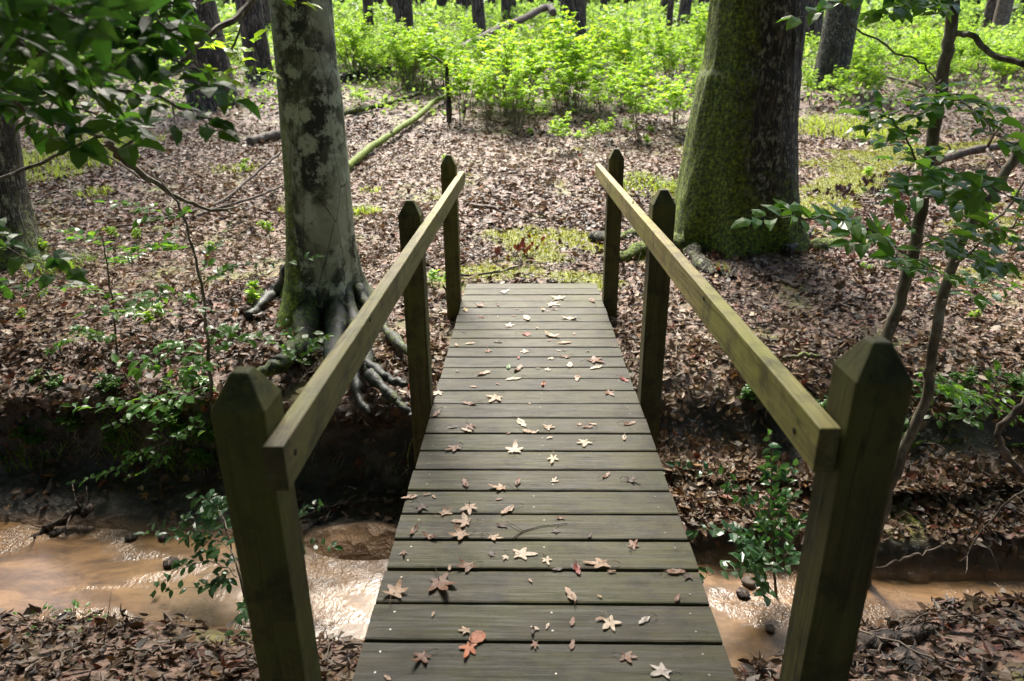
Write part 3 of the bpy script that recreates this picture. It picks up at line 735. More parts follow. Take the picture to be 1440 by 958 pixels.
def trunk_mesh(name, pts, rad, mat_, seg=40, flare=.0, fh=.4, lobes=5, rough=.03, fine=.0, moss=lambda th, z: 0, down=.5, step=None, lph=0):
    """a ringed trunk; first point at ground level; moss(theta, height) 0..1"""
    pts = [Vector(p) for p in pts]; pp = [pts[0]-Vector((0, 0, down))]+path(pts, 8); rr = [rad[0]]+list(np.interp(np.linspace(0, len(rad)-1, len(pp)-1), range(len(rad)), rad))
    # resample by height
    hs = np.array([p.z-pts[0].z for p in pp]); X_ = np.array([[p.x, p.y] for p in pp])
    H_ = []; z_ = -down; st = step or .08
    while z_ < hs[-1]: H_.append(z_); z_ += st*(1 if z_ < 3.5 else 6)
    H_.append(hs[-1]); H_ = np.array(H_)
    cx = np.interp(H_, hs, X_[:, 0]); cy = np.interp(H_, hs, X_[:, 1]); r = np.interp(H_, hs, rr)
    th = np.arange(seg)/seg*2*PI
    TH, HH = np.meshgrid(th, H_); Rr = np.repeat(r[:, None], seg, 1)
    ph = random.random()*9
    lob = .45+.55*np.cos(lobes*(TH-lph)+.9*np.sin(TH*2+ph))
    e = np.exp(-np.clip(HH, -.1, 99)/fh)
    Rr = Rr*(1+flare*e*np.clip(lob, -.2, 1))
    nn = fbm(np.cos(TH)*1.6+ph*3+20, HH*1.1+np.sin(TH)*1.6+ph, 4)
    Rr = Rr*(1+rough*2*nn)
    if fine:
        n2 = fbm(np.cos(TH)*9+40, HH*3+np.sin(TH)*9+13, 4); Rr = Rr+fine*n2
    V = np.stack([cx[:, None]+np.cos(TH)*Rr, cy[:, None]+np.sin(TH)*Rr, pts[0].z+HH], 2).reshape(-1, 3)
    nr = len(H_); ii = np.arange(nr*seg).reshape(nr, seg); jj = np.roll(ii, -1, 1)
    Q = np.stack([ii[:-1].ravel(), jj[:-1].ravel(), jj[1:].ravel(), ii[1:].ravel()], 1)
    ms = np.vectorize(moss)(TH, HH).ravel() if moss else np.zeros(nr*seg)
    C = np.stack([ms, ms*0, ms*0], 1)
    return npmesh(name, V, [Q], mat_, C, True)
def px_trunk(rows, Yc, top=15.0, taper=.6):
    """rows (centre px, py, half width px) from the bottom up at distance Yc -> path + radii, extended upwards"""
    pts, rad = [], []
    for (cx, py, hw) in rows:
        p = P(cx, py, Yc); pts.append(p); rad.append(hw/F*depth(p))
    d = (pts[-1]-pts[0]); d = d/d.z
    z0 = pts[0].z
    for k in (1, 2, 3):
        f = k/3; pts.append(pts[len(rows)-1]+d*(top*f)*.6); pts[-1].z = pts[len(rows)-1].z+(top)*f; rad.append(rad[len(rows)-1]*(1-(1-taper)*f))
    return pts, rad
_crowns = {}
def crown_mesh(key, R_, Hh, n, leaf=.26, mat_='canopy'):
    if key in _crowns: return _crowns[key]
    rr = np.random.default_rng(len(_crowns)+50); P_ = []
    nc = n//26
    for c in range(nc):
        v = rr.normal(size=3); v /= np.linalg.norm(v); q = v*np.array([R_, R_, Hh])*rr.random()**.35*(.75+.3*rr.random())
        P_.append(q+rr.normal(size=(26, 3))*np.array([.42, .42, .28]))
    P_ = np.concatenate(P_); m = len(P_)
    rt = rots(rr.random(m)*6.28, rr.normal(0, .5, m), rr.normal(0, .6, m))
    V, T, k = scatter(tpl_diamond(), P_, rt, leaf*(.7+.6*rr.random(m)), rr.normal(0, .2, m), 1.3+rr.random(m)*.5)
    c = np.repeat((.7+.6*rr.random(m))[:, None]*np.ones((1, 3)), k, 0)
    me = npmesh('crown', V, [T], M[mat_], c); _crowns[key] = me; return me
def world_part(o): pass

# ------------------------------------------------------------------ beech on the left bank
def tree_root(base, **k): return empty(k.pop('name'), base, **k)
def part_at(name, me, root):     # mesh in world coordinates, parented to an empty at root.location
    o = obj(name, me, root); o.location = -Vector(root.location); return o
YB = 4.72
rows = [(455, 425, 56), (452, 395, 50), (450, 340, 46), (447, 270, 44.5), (441, 190, 44), (433, 100, 43), (423, 0, 43)]
pts, rad = px_trunk(rows, YB, 12, .5)
beech = empty('beech_tree', (pts[0].x, pts[0].y, pts[0].z), label='smooth grey-barked tree with dark blotches and spreading roots left of the footbridge', cat='tree')
def mossb(th, z):
    a = max(0, math.cos(th-PI*1.06)); return min(1.0, (a**2.0)*(.66 if z < 1.9 else .5)+.55*math.exp(-max(z, 0)/.35)*a+.34*math.exp(-max(z, 0)/.4))
part_at('trunk', trunk_mesh('trunk', pts, rad, M['beech'], 56, .42, .26, 5, .022, .008, mossb, .75, .05, -.9), beech)
def g_path(L, lift=.0):
    out = []
    for (a, b_) in L: p = G(a, b_); out.append(p+Vector((0, 0, lift)))
    return out
def root_part(tree, L, r0, r1, mname, moss=.2, lift=.02, first=None):
    pp = g_path(L, lift)
    if tree.name.startswith('beech'): pp = [p+(CAMP-p).normalized()*(.05+.14*min(1, max(0, (4.25-p.y)/.3))) for p in pp]
    if first is not None: pp = [first]+pp
    pp = path(pp, 7, .004); n = len(pp); mb = MB()
    rr = [(r0+(r1-r0)*(i/(n-1))**.7)*(1+.16*math.sin(i*.9+r0*99)+random.uniform(-.08, .08)) for i in range(n)]
    mb.tube(pp, rr, 12, C=(moss, 0, 0), wob=.2)
    return part_at('root', mb.build('root', M[mname], None, True, mesh_only=True), tree)
bz = Vector(beech.location)
def bp(px, py, Yd): return P(px, py, Yd)
root_part(beech, [(500, 462), (512, 498), (524, 535), (548, 560), (566, 578), (580, 592)], .07, .016, 'root', .34, .03, bp(480, 405, 4.62))
root_part(beech, [(525, 445), (550, 478), (575, 500), (604, 512)], .06, .02, 'root', .34, .03, bp(495, 400, 4.7))
root_part(beech, [(430, 470), (408, 500), (380, 520), (350, 530)], .10, .03, 'root', .42, .0, bp(430, 405, 4.62))
root_part(beech, [(392, 412), (372, 425), (350, 447)], .08, .03, 'root', .3, .01, bp(410, 385, 4.8))
root_part(beech, [(474, 468), (470, 505), (462, 545), (470, 575)], .09, .03, 'root', .36, .03, bp(465, 410, 4.6))
root_part(beech, [(498, 500), (520, 520), (548, 540), (572, 548)], .05, .018, 'root', .1, .03)
root_part(beech, [(505, 500), (500, 530), (505, 565), (520, 590)], .045, .018, 'root', .1, .03)
co_ = obj('crown', crown_mesh('beech', 4.3, 2.6, 5200), beech); co_.location = (.8, -1.4, 9.0)

# ------------------------------------------------------------------ large mossy oak on the right
YO = 6.25
rows = [(1036, 372, 96), (1035, 340, 91), (1034, 290, 84), (1039, 220, 77), (1045, 160, 73), (1052, 110, 70), (1066, 0, 66)]
pts, rad = px_trunk(rows, YO, 14, .55)
oak = empty('oak_tree', tuple(pts[0]), label='massive rough-barked tree with mossy base right of the footbridge', cat='tree')
def mosso(th, z):
    a = max(0, math.cos(th-PI*1.02)); f = max(0, math.cos(th+PI/2))
    return min(1.0, .14+a**.8*(.66 if z < 3 else .55)+.8*math.exp(-max(z, 0)/.5)+.45*math.exp(-max(z, 0)/.6)*max(0, math.cos(th+.2)))
part_at('trunk', trunk_mesh('trunk', pts, rad, M['oak'], 96, .36, .42, 6, .018, .04, mosso, .6, .05, .3), oak)
root_part(oak, [(925, 352), (890, 362), (860, 372)], .16, .05, 'oak', .75, .02, P(965, 345, 5.95))
root_part(oak, [(915, 330), (880, 333), (848, 343)], .10, .04, 'oak', .7, .0, P(965, 325, 6.2))
root_part(oak, [(992, 378), (1012, 386), (1032, 392)], .09, .03, 'oak', .35, .0, P(975, 358, 5.8))
root_part(oak, [(1140, 352), (1170, 343), (1196, 346)], .12, .04, 'oak', .55, .0, P(1095, 350, 6.1))
root_part(oak, [(1105, 362), (1122, 345), (1140, 330)], .05, .03, 'oak', .25, .05)
co_ = obj('crown', crown_mesh('oak', 4.6, 3.0, 6500), oak); co_.location = (-1.2, -1.2, 9.8)

# ------------------------------------------------------------------ trunk at the left edge
rows = [(-28, 372, 92), (-30, 350, 78), (-33, 300, 66), (-36, 230, 56), (-44, 120, 52), (-52, 0, 50)]
pts, rad = px_trunk(rows, 5.9, 12, .6)
lt = empty('edge_tree', tuple(pts[0]), label='brown rough tree trunk with flared base cut off by the left edge', cat='tree')
part_at('trunk', trunk_mesh('trunk', pts, rad, M['oak'], 56, .2, .25, 5, .03, .02, lambda th, z: .25+.3*math.exp(-max(z, 0)/.4), .5, .07), lt)
co_ = obj('crown', crown_mesh('oak', 4.6, 3.4, 9500), lt); co_.location = (-3.2, .6, 10.2); co_.rotation_euler = (0, 0, 2)

# ------------------------------------------------------------------ woodland trunks behind
def forest_tree(name, cx, by, hw, kind, label, lean=0, crown=True, flare=.3, group='trees of the woodland behind', dY=0, cat='tree'):
    g = G(cx, by); dp = depth(g); r = hw/F*dp
    root = empty(name, tuple(g), label=label, cat=cat, group=group)
    d = Vector((lean, 0, 1)); pts = [Vector((0, 0, 0))]+[d*h for h in (1.5, 4, 9, 15)]
    me = trunk_mesh('trunk', pts, [r*1.03, r, r*.95, r*.8, r*.5], M[kind], 32 if hw > 10 else 14, flare, .25, 5, .03, .03 if hw > 10 else 0, lambda th, z: .1*math.exp(-max(z, 0)/.5) if kind != 'oak' else .3, .7, .09 if hw > 10 else .5)
    obj('trunk', me, root)
    if crown:
        c = obj('crown', crown_mesh('pine', 2.6, 2.6, 1300, .30), root); c.location = (lean*12, 0, 12.5); c.rotation_euler = (0, 0, random.random()*6)
    return root
T_ = [('pine_tree', 303, 150, 31, 'pine', 'thickest dark plated pine trunk left of the grey blotched tree', -.08),
      ('pine_tree', 368, 113, 17, 'pine', 'pine trunk standing just left of the grey blotched tree', -.05),
      ('pine_tree', 571, 63, 12.5, 'pine', 'lone dark pine trunk with pale scar at top left of the thicket', -.02),
      ('pine_tree', 806, 72, 18, 'pine', 'dark stout pine trunk rising behind the thicket, left of the oak', -.02),
      ('pine_tree', 712, 50, 7, 'pine', 'slim brown trunk behind the fallen log in the thicket', 0),
      ('oak_tree', 1165, 124, 22, 'oak', 'dark smooth trunk just right of the massive mossy tree', .04),
      ('pine_tree', 1138, 75, 12, 'pine', 'grey plated trunk half hidden between the two dark trunks', .0),
      ('pine_tree', 936, 33, 8, 'pine', 'slim grey trunk left of the massive mossy tree', 0),
      ('pine_tree', 1403, 52, 10, 'dead', 'reddish trunk near the top right corner', .0),
      ('pine_tree', 1386, 48, 7, 'pine', 'dark slim trunk beside the reddish trunk at top right', .0),
      ('pine_tree', 1212, 30, 8, 'pine', 'dark trunk behind the brush at upper right', .03),
      ('pine_tree', 80, 95, 17, 'pine', 'dark pine trunk seen through the leaves at top left', -.03),
      ('pine_tree', 208, 75, 8, 'pine', 'slim leaning trunk left of the thickest pine', -.10),
      ('pine_tree', 248, 92, 7, 'pine', 'thin dark straight trunk left of the thickest pine', -.01),
      ('pine_tree', 692, 34, 5, 'pine', 'thin pale trunk behind the thicket', 0),
      ('pine_tree', 880, 30, 5, 'pine', 'thin trunk between two stout trunks behind the thicket', 0),
      ('pine_tree', 1366, 36, 8, 'pine', 'dark grey trunk left of the reddish trunk', 0)]
for a in T_:
    forest_tree(a[0], a[1], a[2], a[3], a[4], a[5], a[6])
# distant slim trunks
dproto = []
for v in range(4):
    r = 1.0
    pts = [Vector((0, 0, 0)), Vector((.02*v, 0, 3)), Vector((-.05*v, 0, 8)), Vector((.1, .1, 16))]
    dproto.append(trunk_mesh('trunk', pts, [.17+.03*v, .15+.03*v, .13+.02*v, .08], M['pine'], 12, .25, .25, 4, .05, 0, lambda th, z: 0, .8, .6))
for k in range(200):
    Yd = 24+50*random.random()**.8; xx = random.uniform(-1.1, 1.05)*Yd
    zz = h1(xx, Yd)
    t = empty('pine_tree', (xx, Yd, zz), label='distant slim dark pine trunk far behind the undergrowth', cat='tree', group='distant pine trunks')
    o = obj('trunk', dproto[k % 4], t); s_ = random.uniform(.6, 1.6); o.scale = (s_, s_, 1.1); o.rotation_euler = (random.gauss(0, .02), random.gauss(0, .025), random.random()*6)

# ------------------------------------------------------------------ shrubs of the thicket
def shrub_meshes(seed, h, spread, nst, leaf, mat_):
    random.seed(seed); wb = MB(); L = []
    for s in range(nst):
        a = random.random()*6.28; r = spread*random.random()**.7; p = Vector((math.cos(a)*.12*random.random(), math.sin(a)*.12*random.random(), -.05)); hh = h*random.uniform(.55, 1.05)
        tip = Vector((math.cos(a)*r, math.sin(a)*r, hh)); q = [p]
        for i in range(1, 8):
            t = i/7; q.append(jit(p.lerp(tip, t)+Vector((0, 0, .12*h*math.sin(t*PI))), .012))
        wb.tube(q, [.009*(1-.7*i/7) for i in range(8)], 4, cap=False)
        for i in range(3, 8):
            m = 2 if i < 7 else 1
            for b_ in range(m):
                an = random.random()*6.28; ln = h*.26*random.uniform(.5, 1.1)*(1.25-i/8)
                d = Vector((math.cos(an), math.sin(an), random.uniform(.15, .6))); e = q[i]+d*ln
                wb.tube([q[i], q[i].lerp(e, .5)+Vector((0, 0, .01)), e], [.004, .003, .002], 3, cap=False)
                for w_ in (.55, 1.0):
                    c = q[i].lerp(e, w_); nl = random.randint(4, 7)
                    for l_ in range(nl):
                        aa = l_/nl*6.28+random.random(); ld = Vector((math.cos(aa), math.sin(aa), random.uniform(-.25, .5)))
                        L.append((jit(c, .012), ld, Vector((random.gauss(0, .3), random.gauss(0, .3), 1)), leaf*random.uniform(.6, 1.15)))
    return wb.build('stems', M['twig'], mesh_only=True), leaves_mesh('foliage', L, mat_, tpl_leaf())
SH = [shrub_meshes(s, 1.25, [.5, .7, .35, .6, .8, .4][s-1], [7, 9, 4, 6, 8, 3][s-1], [.095, .08, .12, .10, .07, .11][s-1], M['bright']) for s in (1, 2, 3, 4, 5, 6)]
SS = [shrub_meshes(s, .30, .12, 2, .055, M['bright']) for s in (11, 12, 13)]
SG = [shrub_meshes(s, .30, .14, 3, .06, M['green']) for s in (31, 32, 33)]
SF = [shrub_meshes(s, 1.0, .6, 7, .11, M['far']) for s in (21, 22, 23)]
random.seed(99)
def put_shrub(g, set_, sc, name, label, cat, group):
    st, fo = random.choice(set_)
    t = empty(name, tuple(g), label=label, cat=cat, group=group); t.rotation_euler = (0, 0, random.random()*6.28); t.scale = (sc, sc, sc*random.uniform(.85, 1.15))
    obj('stem', st, t); obj('foliage', fo, t); return t
TH_L = 'bright green leafy shrub in the dense thicket beyond the bridge'
for k in range(135):
    px = random.uniform(480, 990); f = (px-500)/485
    by = 208-160*random.random()**.72
    if px < 640: by = min(by, 150-(640-px)*.25-random.random()*30)
    g = G(px, by); put_shrub(g, SH, random.uniform(.5, 1.15)*(.45 if by > 188 else .8 if by > 165 else 1.15 if by > 105 else .85), 'shrub', TH_L, 'shrub', 'shrubs of the thicket')
for (px, by, sc, lb) in [(789, 215, .45, 'small bright green plant alone on the litter in front of the thicket, beside a stick'), (830, 207, .3, 'small bright green sprig near the right far post top'), (945, 190, .75, 'bright green shrub beside the left side of the mossy trunk'),
                         (505, 155, .5, 'low bright green shrub at the left end of the thicket'), (900, 195, .8, 'bright green shrub at the right front of the thicket'), (650, 175, .9, 'bright green shrub behind the end of the mossy fallen branch')]:
    t = put_shrub(G(px, by), SH, sc, 'shrub', lb, 'shrub', 'shrubs of the thicket')
for k in range(110):
    px = random.uniform(1130, 1500); by = random.uniform(50, 150)
    if by > 118 and px > 1300: by -= 25
    put_shrub(G(px, by), SH, random.uniform(.35, .8), 'shrub', 'bright green shrub in the brush right of the dark trunk', 'shrub', 'shrubs on the right')
for k in range(26):
    px = random.uniform(-60, 560); by = random.uniform(48, 105)
    put_shrub(G(px, by), SF, random.uniform(.5, 1.1), 'shrub', 'pale green shrub in the woodland on the left', 'shrub', 'shrubs on the left')
for k in range(90):
    px = random.uniform(-60, 1500); by = random.uniform(18, 60)
    put_shrub(G(px, by), SF, random.uniform(.5, .9), 'shrub', 'distant pale green shrub among the far trunks', 'shrub', 'distant shrubs')
# seedlings on the forest floor
for k in range(120):
    px = random.uniform(0, 1440); by = random.uniform(130, 470)
    if 640 < px < 860 and by > 215: continue
    if 380 < px < 560 and by > 200: continue
    if 930 < px < 1150: continue
    if random.random() < (by-130)/420: continue
    put_shrub(G(px, by), SS, random.uniform(.25, .75), 'seedling', 'tiny green seedling sprouting through the leaf litter', 'seedling', 'seedlings in the leaf litter')

for k in range(40):
    px = random.uniform(0, 300) if k < 28 else random.uniform(940, 1440); by = random.uniform(540, 660) if k < 34 else random.uniform(545, 600)
    g = G(px, by); st, fo = random.choice(SG); sc = random.uniform(.25, .6)
    t = empty('seedling', tuple(g), label='small green seedling growing on the dark lip of the stream bank', cat='seedling', group='seedlings on the bank lip'); t.rotation_euler = (0, 0, random.random()*6.28); t.scale = (sc, sc, sc)
    obj('stem', st, t); obj('foliage', fo, t)
# far undergrowth and woodland leaf mass
def leafcloud(n, Y0, Y1, zf, leaf, key):
    yy = Y0+(Y1-Y0)*rng.random(n); xx = (rng.random(n)*2-1)*(yy*1.2+2); cl = fbm(xx*.35+9, yy*.35, 4)
    top = zf(yy)*(.5+1.6*np.clip(cl+.28, 0, 1))
    zz = ht(xx, yy)+top*rng.random(n)**.7
    rt = rots(rng.random(n)*6.28, rng.normal(0, .6, n), rng.normal(0, .6, n))
    V, T, k = scatter(tpl_diamond(), np.stack([xx, yy, zz], 1), rt, leaf*(.6+.8*rng.random(n)), rng.normal(0, .2, n), 1.1+rng.random(n)*.6)
    c = (.65+.6*rng.random(n)+.5*cl)[:, None]*np.ones((1, 3)); return V, T, np.repeat(c, k, 0)
V, T, C = merge([leafcloud(9000, 13.5, 20, lambda y: .30+0*y, .10, 1), leafcloud(52000, 19, 34, lambda y: .55+0*y, .15, 1), leafcloud(72000, 34, 60, lambda y: 1.0+0*y, .30, 2), leafcloud(42000, 56, 80, lambda y: 4.0+0*y, .55, 3), leafcloud(24000, 80, 100, lambda y: 11+0*y, .9, 4)])
tag(obj('undergrowth', npmesh('undergrowth', V, [T], M['far'], C)), 'pale green undergrowth and leaves filling the woodland between the far trunks', 'undergrowth', None, 'stuff')

def leaf_screen(n, boxes, leaf):
    P_ = []
    for (x0, x1, y0, y1, z0, z1, k) in boxes:
        nc = k//30; c = np.stack([x0+(x1-x0)*rng.random(nc), y0+(y1-y0)*rng.random(nc), z0+(z1-z0)*rng.random(nc)], 1)
        P_.append((c[:, None, :]+rng.normal(size=(nc, 30, 3))*.5).reshape(-1, 3))
    P_ = np.concatenate(P_); m = len(P_); rt = rots(rng.random(m)*6.28, rng.normal(0, .6, m), rng.normal(0, .7, m))
    V, T, k = scatter(tpl_diamond(), P_, rt, leaf*(.6+.8*rng.random(m)), rng.normal(0, .2, m), 1.2+rng.random(m)*.5)
    return V, T, np.repeat((.7+.6*rng.random(m))[:, None]*np.ones((1, 3)), k, 0)
V, T, C = leaf_screen(0, [(-16, 16, -9, -3, 0.2, 9, 16000), (-10, 10, -8, 3, 6.5, 11, 10000), (-13, -7, -3, 7, .5, 9, 8000), (8, 13, -3, 6, .5, 9, 8000)], .42)  # unseen leaf mass added behind, beside and overhead to hold back sky light
tag(obj('sky_blocking_leaves', npmesh('sky_blocking_leaves', V, [T], M['canopy'], C)), 'unseen green leaves added around and above the near bridge end to block sky light', 'canopy', None, 'stuff')

# ------------------------------------------------------------------ grass
def tufts(L):
    V, T, C = [], [], []; o = 0
    for (px, py, n, rad, hgt, col) in L:
        g = G(px, py)
        for k in range(n):
            a = random.random()*6.28; r = rad*math.sqrt(random.random()); bx, by_ = g.x+math.cos(a)*r*1.4, g.y+math.sin(a)*r
            bz_ = h1(bx, by_) if n < 4000 else g.z; d = random.random()*6.28; h_ = hgt*random.uniform(.4, 1.1); w = .0028+.0012*random.random(); lean = random.uniform(.2, 1.0)*h_
            sx, sy = -math.sin(d)*w, math.cos(d)*w; dx, dy = math.cos(d), math.sin(d)
            for (t, ww) in ((0, 1), (.5, .9), (.85, .5)):
                x_, y_, z_ = bx+dx*lean*t*t, by_+dy*lean*t*t, bz_+h_*(t-.35*t*t*t)
                V += [(x_-sx*ww, y_-sy*ww, z_), (x_+sx*ww, y_+sy*ww, z_)]
            V.append((bx+dx*lean, by_+dy*lean, bz_+h_*.62))
            T += [(o, o+1, o+3), (o, o+3, o+2), (o+2, o+3, o+5), (o+2, o+5, o+4), (o+4, o+5, o+6)]
            c = np.array(col)*random.uniform(.7, 1.2); C += [c]*7; o += 7
    return np.array(V), np.array(T), np.array(C)
y1c, g1c = (1.9, 1.75, 1.0), (1.1, 1.3, .8)
V, T, C = tufts([(90, 225, 1100, .75, .22, y1c), (120, 200, 500, .6, .2, y1c), (60, 250, 300, .4, .2, y1c), (95, 375, 160, .2, .16, g1c), (70, 385, 120, .15, .16, g1c), (135, 275, 120, .2, .14, y1c), (185, 200, 250, .4, .15, y1c),
                 (915, 262, 420, .32, .13, y1c), (955, 268, 300, .25, .13, y1c), (890, 250, 160, .2, .1, y1c), (1160, 178, 800, .6, .22, y1c), (1190, 190, 400, .5, .2, y1c), (1265, 180, 350, .35, .3, y1c), (1240, 195, 200, .3, .2, y1c),
                 (515, 300, 120, .12, .14, y1c), (520, 270, 60, .1, .1, y1c), (165, 612, 90, .07, .16, g1c), (185, 625, 80, .06, .16, g1c), (60, 620, 80, .12, .12, g1c), (255, 650, 70, .08, .14, g1c), (300, 600, 60, .08, .14, g1c),
                 (410, 300, 80, .1, .12, y1c), (330, 240, 120, .25, .13, y1c), (450, 30, 500, 1.2, .3, y1c), (500, 75, 600, 1.3, .3, y1c), (560, 90, 300, .8, .3, y1c), (1110, 95, 200, .4, .3, y1c), (10, 640, 50, .1, .1, g1c), (1330, 590, 60, .15, .08, g1c), (550, 120, 250, .6, .25, y1c)])
tag(obj('grass', npmesh('grass', V, [T], M['grass'], C)), 'thin bright green grass growing in tufts on the forest floor', 'grass', None, 'stuff')

n_ = 140000; yy = 5.1+7*rng.random(n_); xx = rng.random(n_)*9-1.2; mo_ = mosspoly(xx, yy); kp = mo_ > .45+.3*rng.random(n_); xx, yy = xx[kp], yy[kp]; n_ = len(xx)
V, T, k = scatter(tpl_diamond(), np.stack([xx, yy, ht(xx, yy)], 1), rots(rng.random(n_)*6.28, -1.1+rng.normal(0, .35, n_), rng.normal(0, .4, n_)), .018+.018*rng.random(n_), rng.normal(0, .2, n_), .5+rng.random(n_)*.5)
tag(obj('moss', npmesh('moss', V, [T], M['moss'], np.repeat((.6+.7*rng.random(n_))[:, None]*np.ones((1, 3)), k, 0))), 'yellow-green moss carpet beyond the bridge end and right of the massive trunk', 'moss', None, 'stuff')

# ------------------------------------------------------------------ saplings on the right
def stem_rows(L, Yd):
    return [P(a, b_, Yd if len(r_) < 1 else r_[0]) for (a, b_, *r_) in L]
def sapling(name, label, cat, stem, r0, r1, sprays, leafmat, group=None, smat='twig', leafname='foliage', extra=None):
    root = empty(name, tuple(stem[0]), label=label, cat=cat, group=group)
    mb = MB(); pp = path(stem, 6, .003); n = len(pp); pp = [pp[0]-Vector((0, 0, .15))]+pp
    mb.tube(pp, [r0+(r1-r0)*i/n for i in range(n+1)], 12, C=(.12, 0, 0), wob=.03)
    part_at('trunk' if r0 > .02 else 'stem', mb.build('trunk', M[smat], smooth=True, mesh_only=True), root)
    wb = MB(); L = []
    for (pts_, r_, side, leaf, gap, *kw) in sprays: spray(wb, L, pts_, r_, side, leaf, gap, **(kw[0] if kw else {}))
    if extra: extra(wb, L)
    if wb.V: part_at('branch', wb.build('branch', M[smat], mesh_only=True), root)
    if L: part_at(leafname, leaves_mesh(leafname, L, leafmat), root)
    return root
random.seed(5)
def Pp(L): return [P(*a) for a in L]
s2 = [G(1213, 842)]; yb = s2[0].y
s2 += Pp([(1228, 770, yb), (1247, 700, yb), (1270, 635, yb+.02), (1301, 560, yb+.03), (1312, 490, yb+.05), (1332, 395, yb+.05), (1362, 318, yb+.08), (1402, 262, yb+.1), (1450, 180, yb+.1), (1500, 60, yb+.1), (1540, -80, yb+.1)])
sapling('sapling', 'curved slender grey sapling rising from the stream bank at the right edge', 'sapling', s2, .024, .018,
        [(Pp([(1336, 385, yb), (1290, 378, yb-.2), (1250, 372, yb-.3)]), .004, .07, .06, .05),
         (Pp([(1325, 420, yb), (1360, 405, yb+.2), (1410, 390, yb+.3), (1450, 380, yb+.3)]), .005, .12, .065, .05),
         (Pp([(1340, 370, yb), (1390, 340, yb-.5), (1450, 300, yb-.7)]), .005, .14, .075, .036),
         (Pp([(1308, 520, yb), (1350, 548, yb+.3), (1400, 560, yb+.4), (1450, 552, yb+.5)]), .004, .13, .06, .05),
         (Pp([(1306, 560, yb), (1270, 590, yb+.1), (1240, 585, yb+.2)]), .003, .05, .05, .06)], M['green'])
s1 = [G(1168, 850)]; yb1 = s1[0].y
s1 += Pp([(1180, 740, yb1), (1205, 610, yb1+.1), (1238, 500, yb1+.15), (1265, 425, yb1+.2), (1290, 335, yb1+.22), (1308, 220, yb1+.2), (1325, 115, yb1+.2), (1338, 30, yb1+.2), (1350, -120, yb1+.2), (1355, -260, yb1+.2)])
sapling('sapling', 'straight slender sapling rising behind the right near post, with arched bare branch', 'sapling', s1, .028, .021,
        [(Pp([(1280, 360, yb1+.2), (1210, 320, yb1), (1130, 305, yb1-.1), (1058, 308, yb1-.1)]), .006, .15, .095, .034),
         (Pp([(1300, 240, yb1+.2), (1270, 190, yb1), (1235, 155, yb1), (1195, 150, yb1+.1)]), .005, .17, .075, .034),
         (Pp([(1325, 110, yb1+.2), (1290, 140, yb1), (1240, 165, yb1), (1200, 160, yb1+.1)]), .004, .10, .07, .05),
         (Pp([(1320, 130, yb1+.2), (1360, 150, yb1-.2), (1400, 190, yb1-.4), (1440, 215, yb1-.5)]), .005, .16, .08, .038),
         (Pp([(1300, 280, yb1+.2), (1350, 250, yb1-.3), (1400, 265, yb1-.5), (1460, 300, yb1-.6)]), .005, .17, .085, .036),
         (Pp([(1340, 20, yb1+.2), (1260, -10, yb1), (1190, 0, yb1), (1120, 25, yb1+.1)]), .005, .15, .08, .036),
         (Pp([(1342, -20, yb1+.2), (1270, 10, yb1), (1235, 25, yb1), (1190, 10, yb1)]), .004, .10, .07, .05),
         (Pp([(1290, 340, yb1+.2), (1260, 290, yb1), (1240, 275, yb1), (1215, 270, yb1)]), .003, .05, .05, .05)], M['green'],
        extra=lambda wb, L: (wb.tube(path(Pp([(1336, 52, yb1+.2), (1362, 48, yb1+.15), (1392, 74, yb1+.1), (1445, 92, yb1), (1500, 110, yb1)]), 6, .002), .011, 7),
                             wb.tube(path(Pp([(1325, 130, yb1+.2), (1300, 90, yb1+.1), (1260, 75, yb1+.1), (1190, 30, yb1)]), 5, .004), .0035, 5),
                             wb.tube(path(Pp([(1285, 350, yb1+.2), (1330, 330, yb1+.1), (1400, 310, yb1), (1450, 240, yb1)]), 5, .004), .0045, 5)))
# plant by the stream under the right rail
b0 = G(1093, 872)
s3 = [b0]+Pp([(1088, 790, b0.y), (1084, 720, b0.y+.03), (1086, 650, b0.y+.04), (1084, 610, b0.y+.04)])
sapling('holly_plant', 'glossy green leafy plant growing by the stream right of the bridge deck', 'plant', s3, .008, .003,
        [(Pp([(1088, 800, b0.y), (1060, 770, b0.y-.05), (1020, 745, b0.y-.1), (975, 748, b0.y-.1)]), .003, .09, .06, .03),
         (Pp([(1086, 830, b0.y), (1055, 800, b0.y-.1), (1010, 805, b0.y-.15), (985, 815, b0.y-.15)]), .003, .08, .065, .035),
         (Pp([(1085, 740, b0.y), (1050, 690, b0.y+.1), (1000, 665, b0.y+.1), (950, 655, b0.y+.1)]), .003, .06, .05, .04),
         (Pp([(1085, 760, b0.y), (1105, 700, b0.y), (1118, 655, b0.y)]), .003, .06, .05, .03),
         (Pp([(1087, 790, b0.y), (1085, 700, b0.y), (1086, 650, b0.y), (1082, 612, b0.y)]), .003, .09, .055, .025, dict(plane=(0, -.8, .6))),
         (Pp([(1087, 810, b0.y), (1110, 770, b0.y), (1125, 730, b0.y)]), .003, .07, .055, .03)], M['holly'])
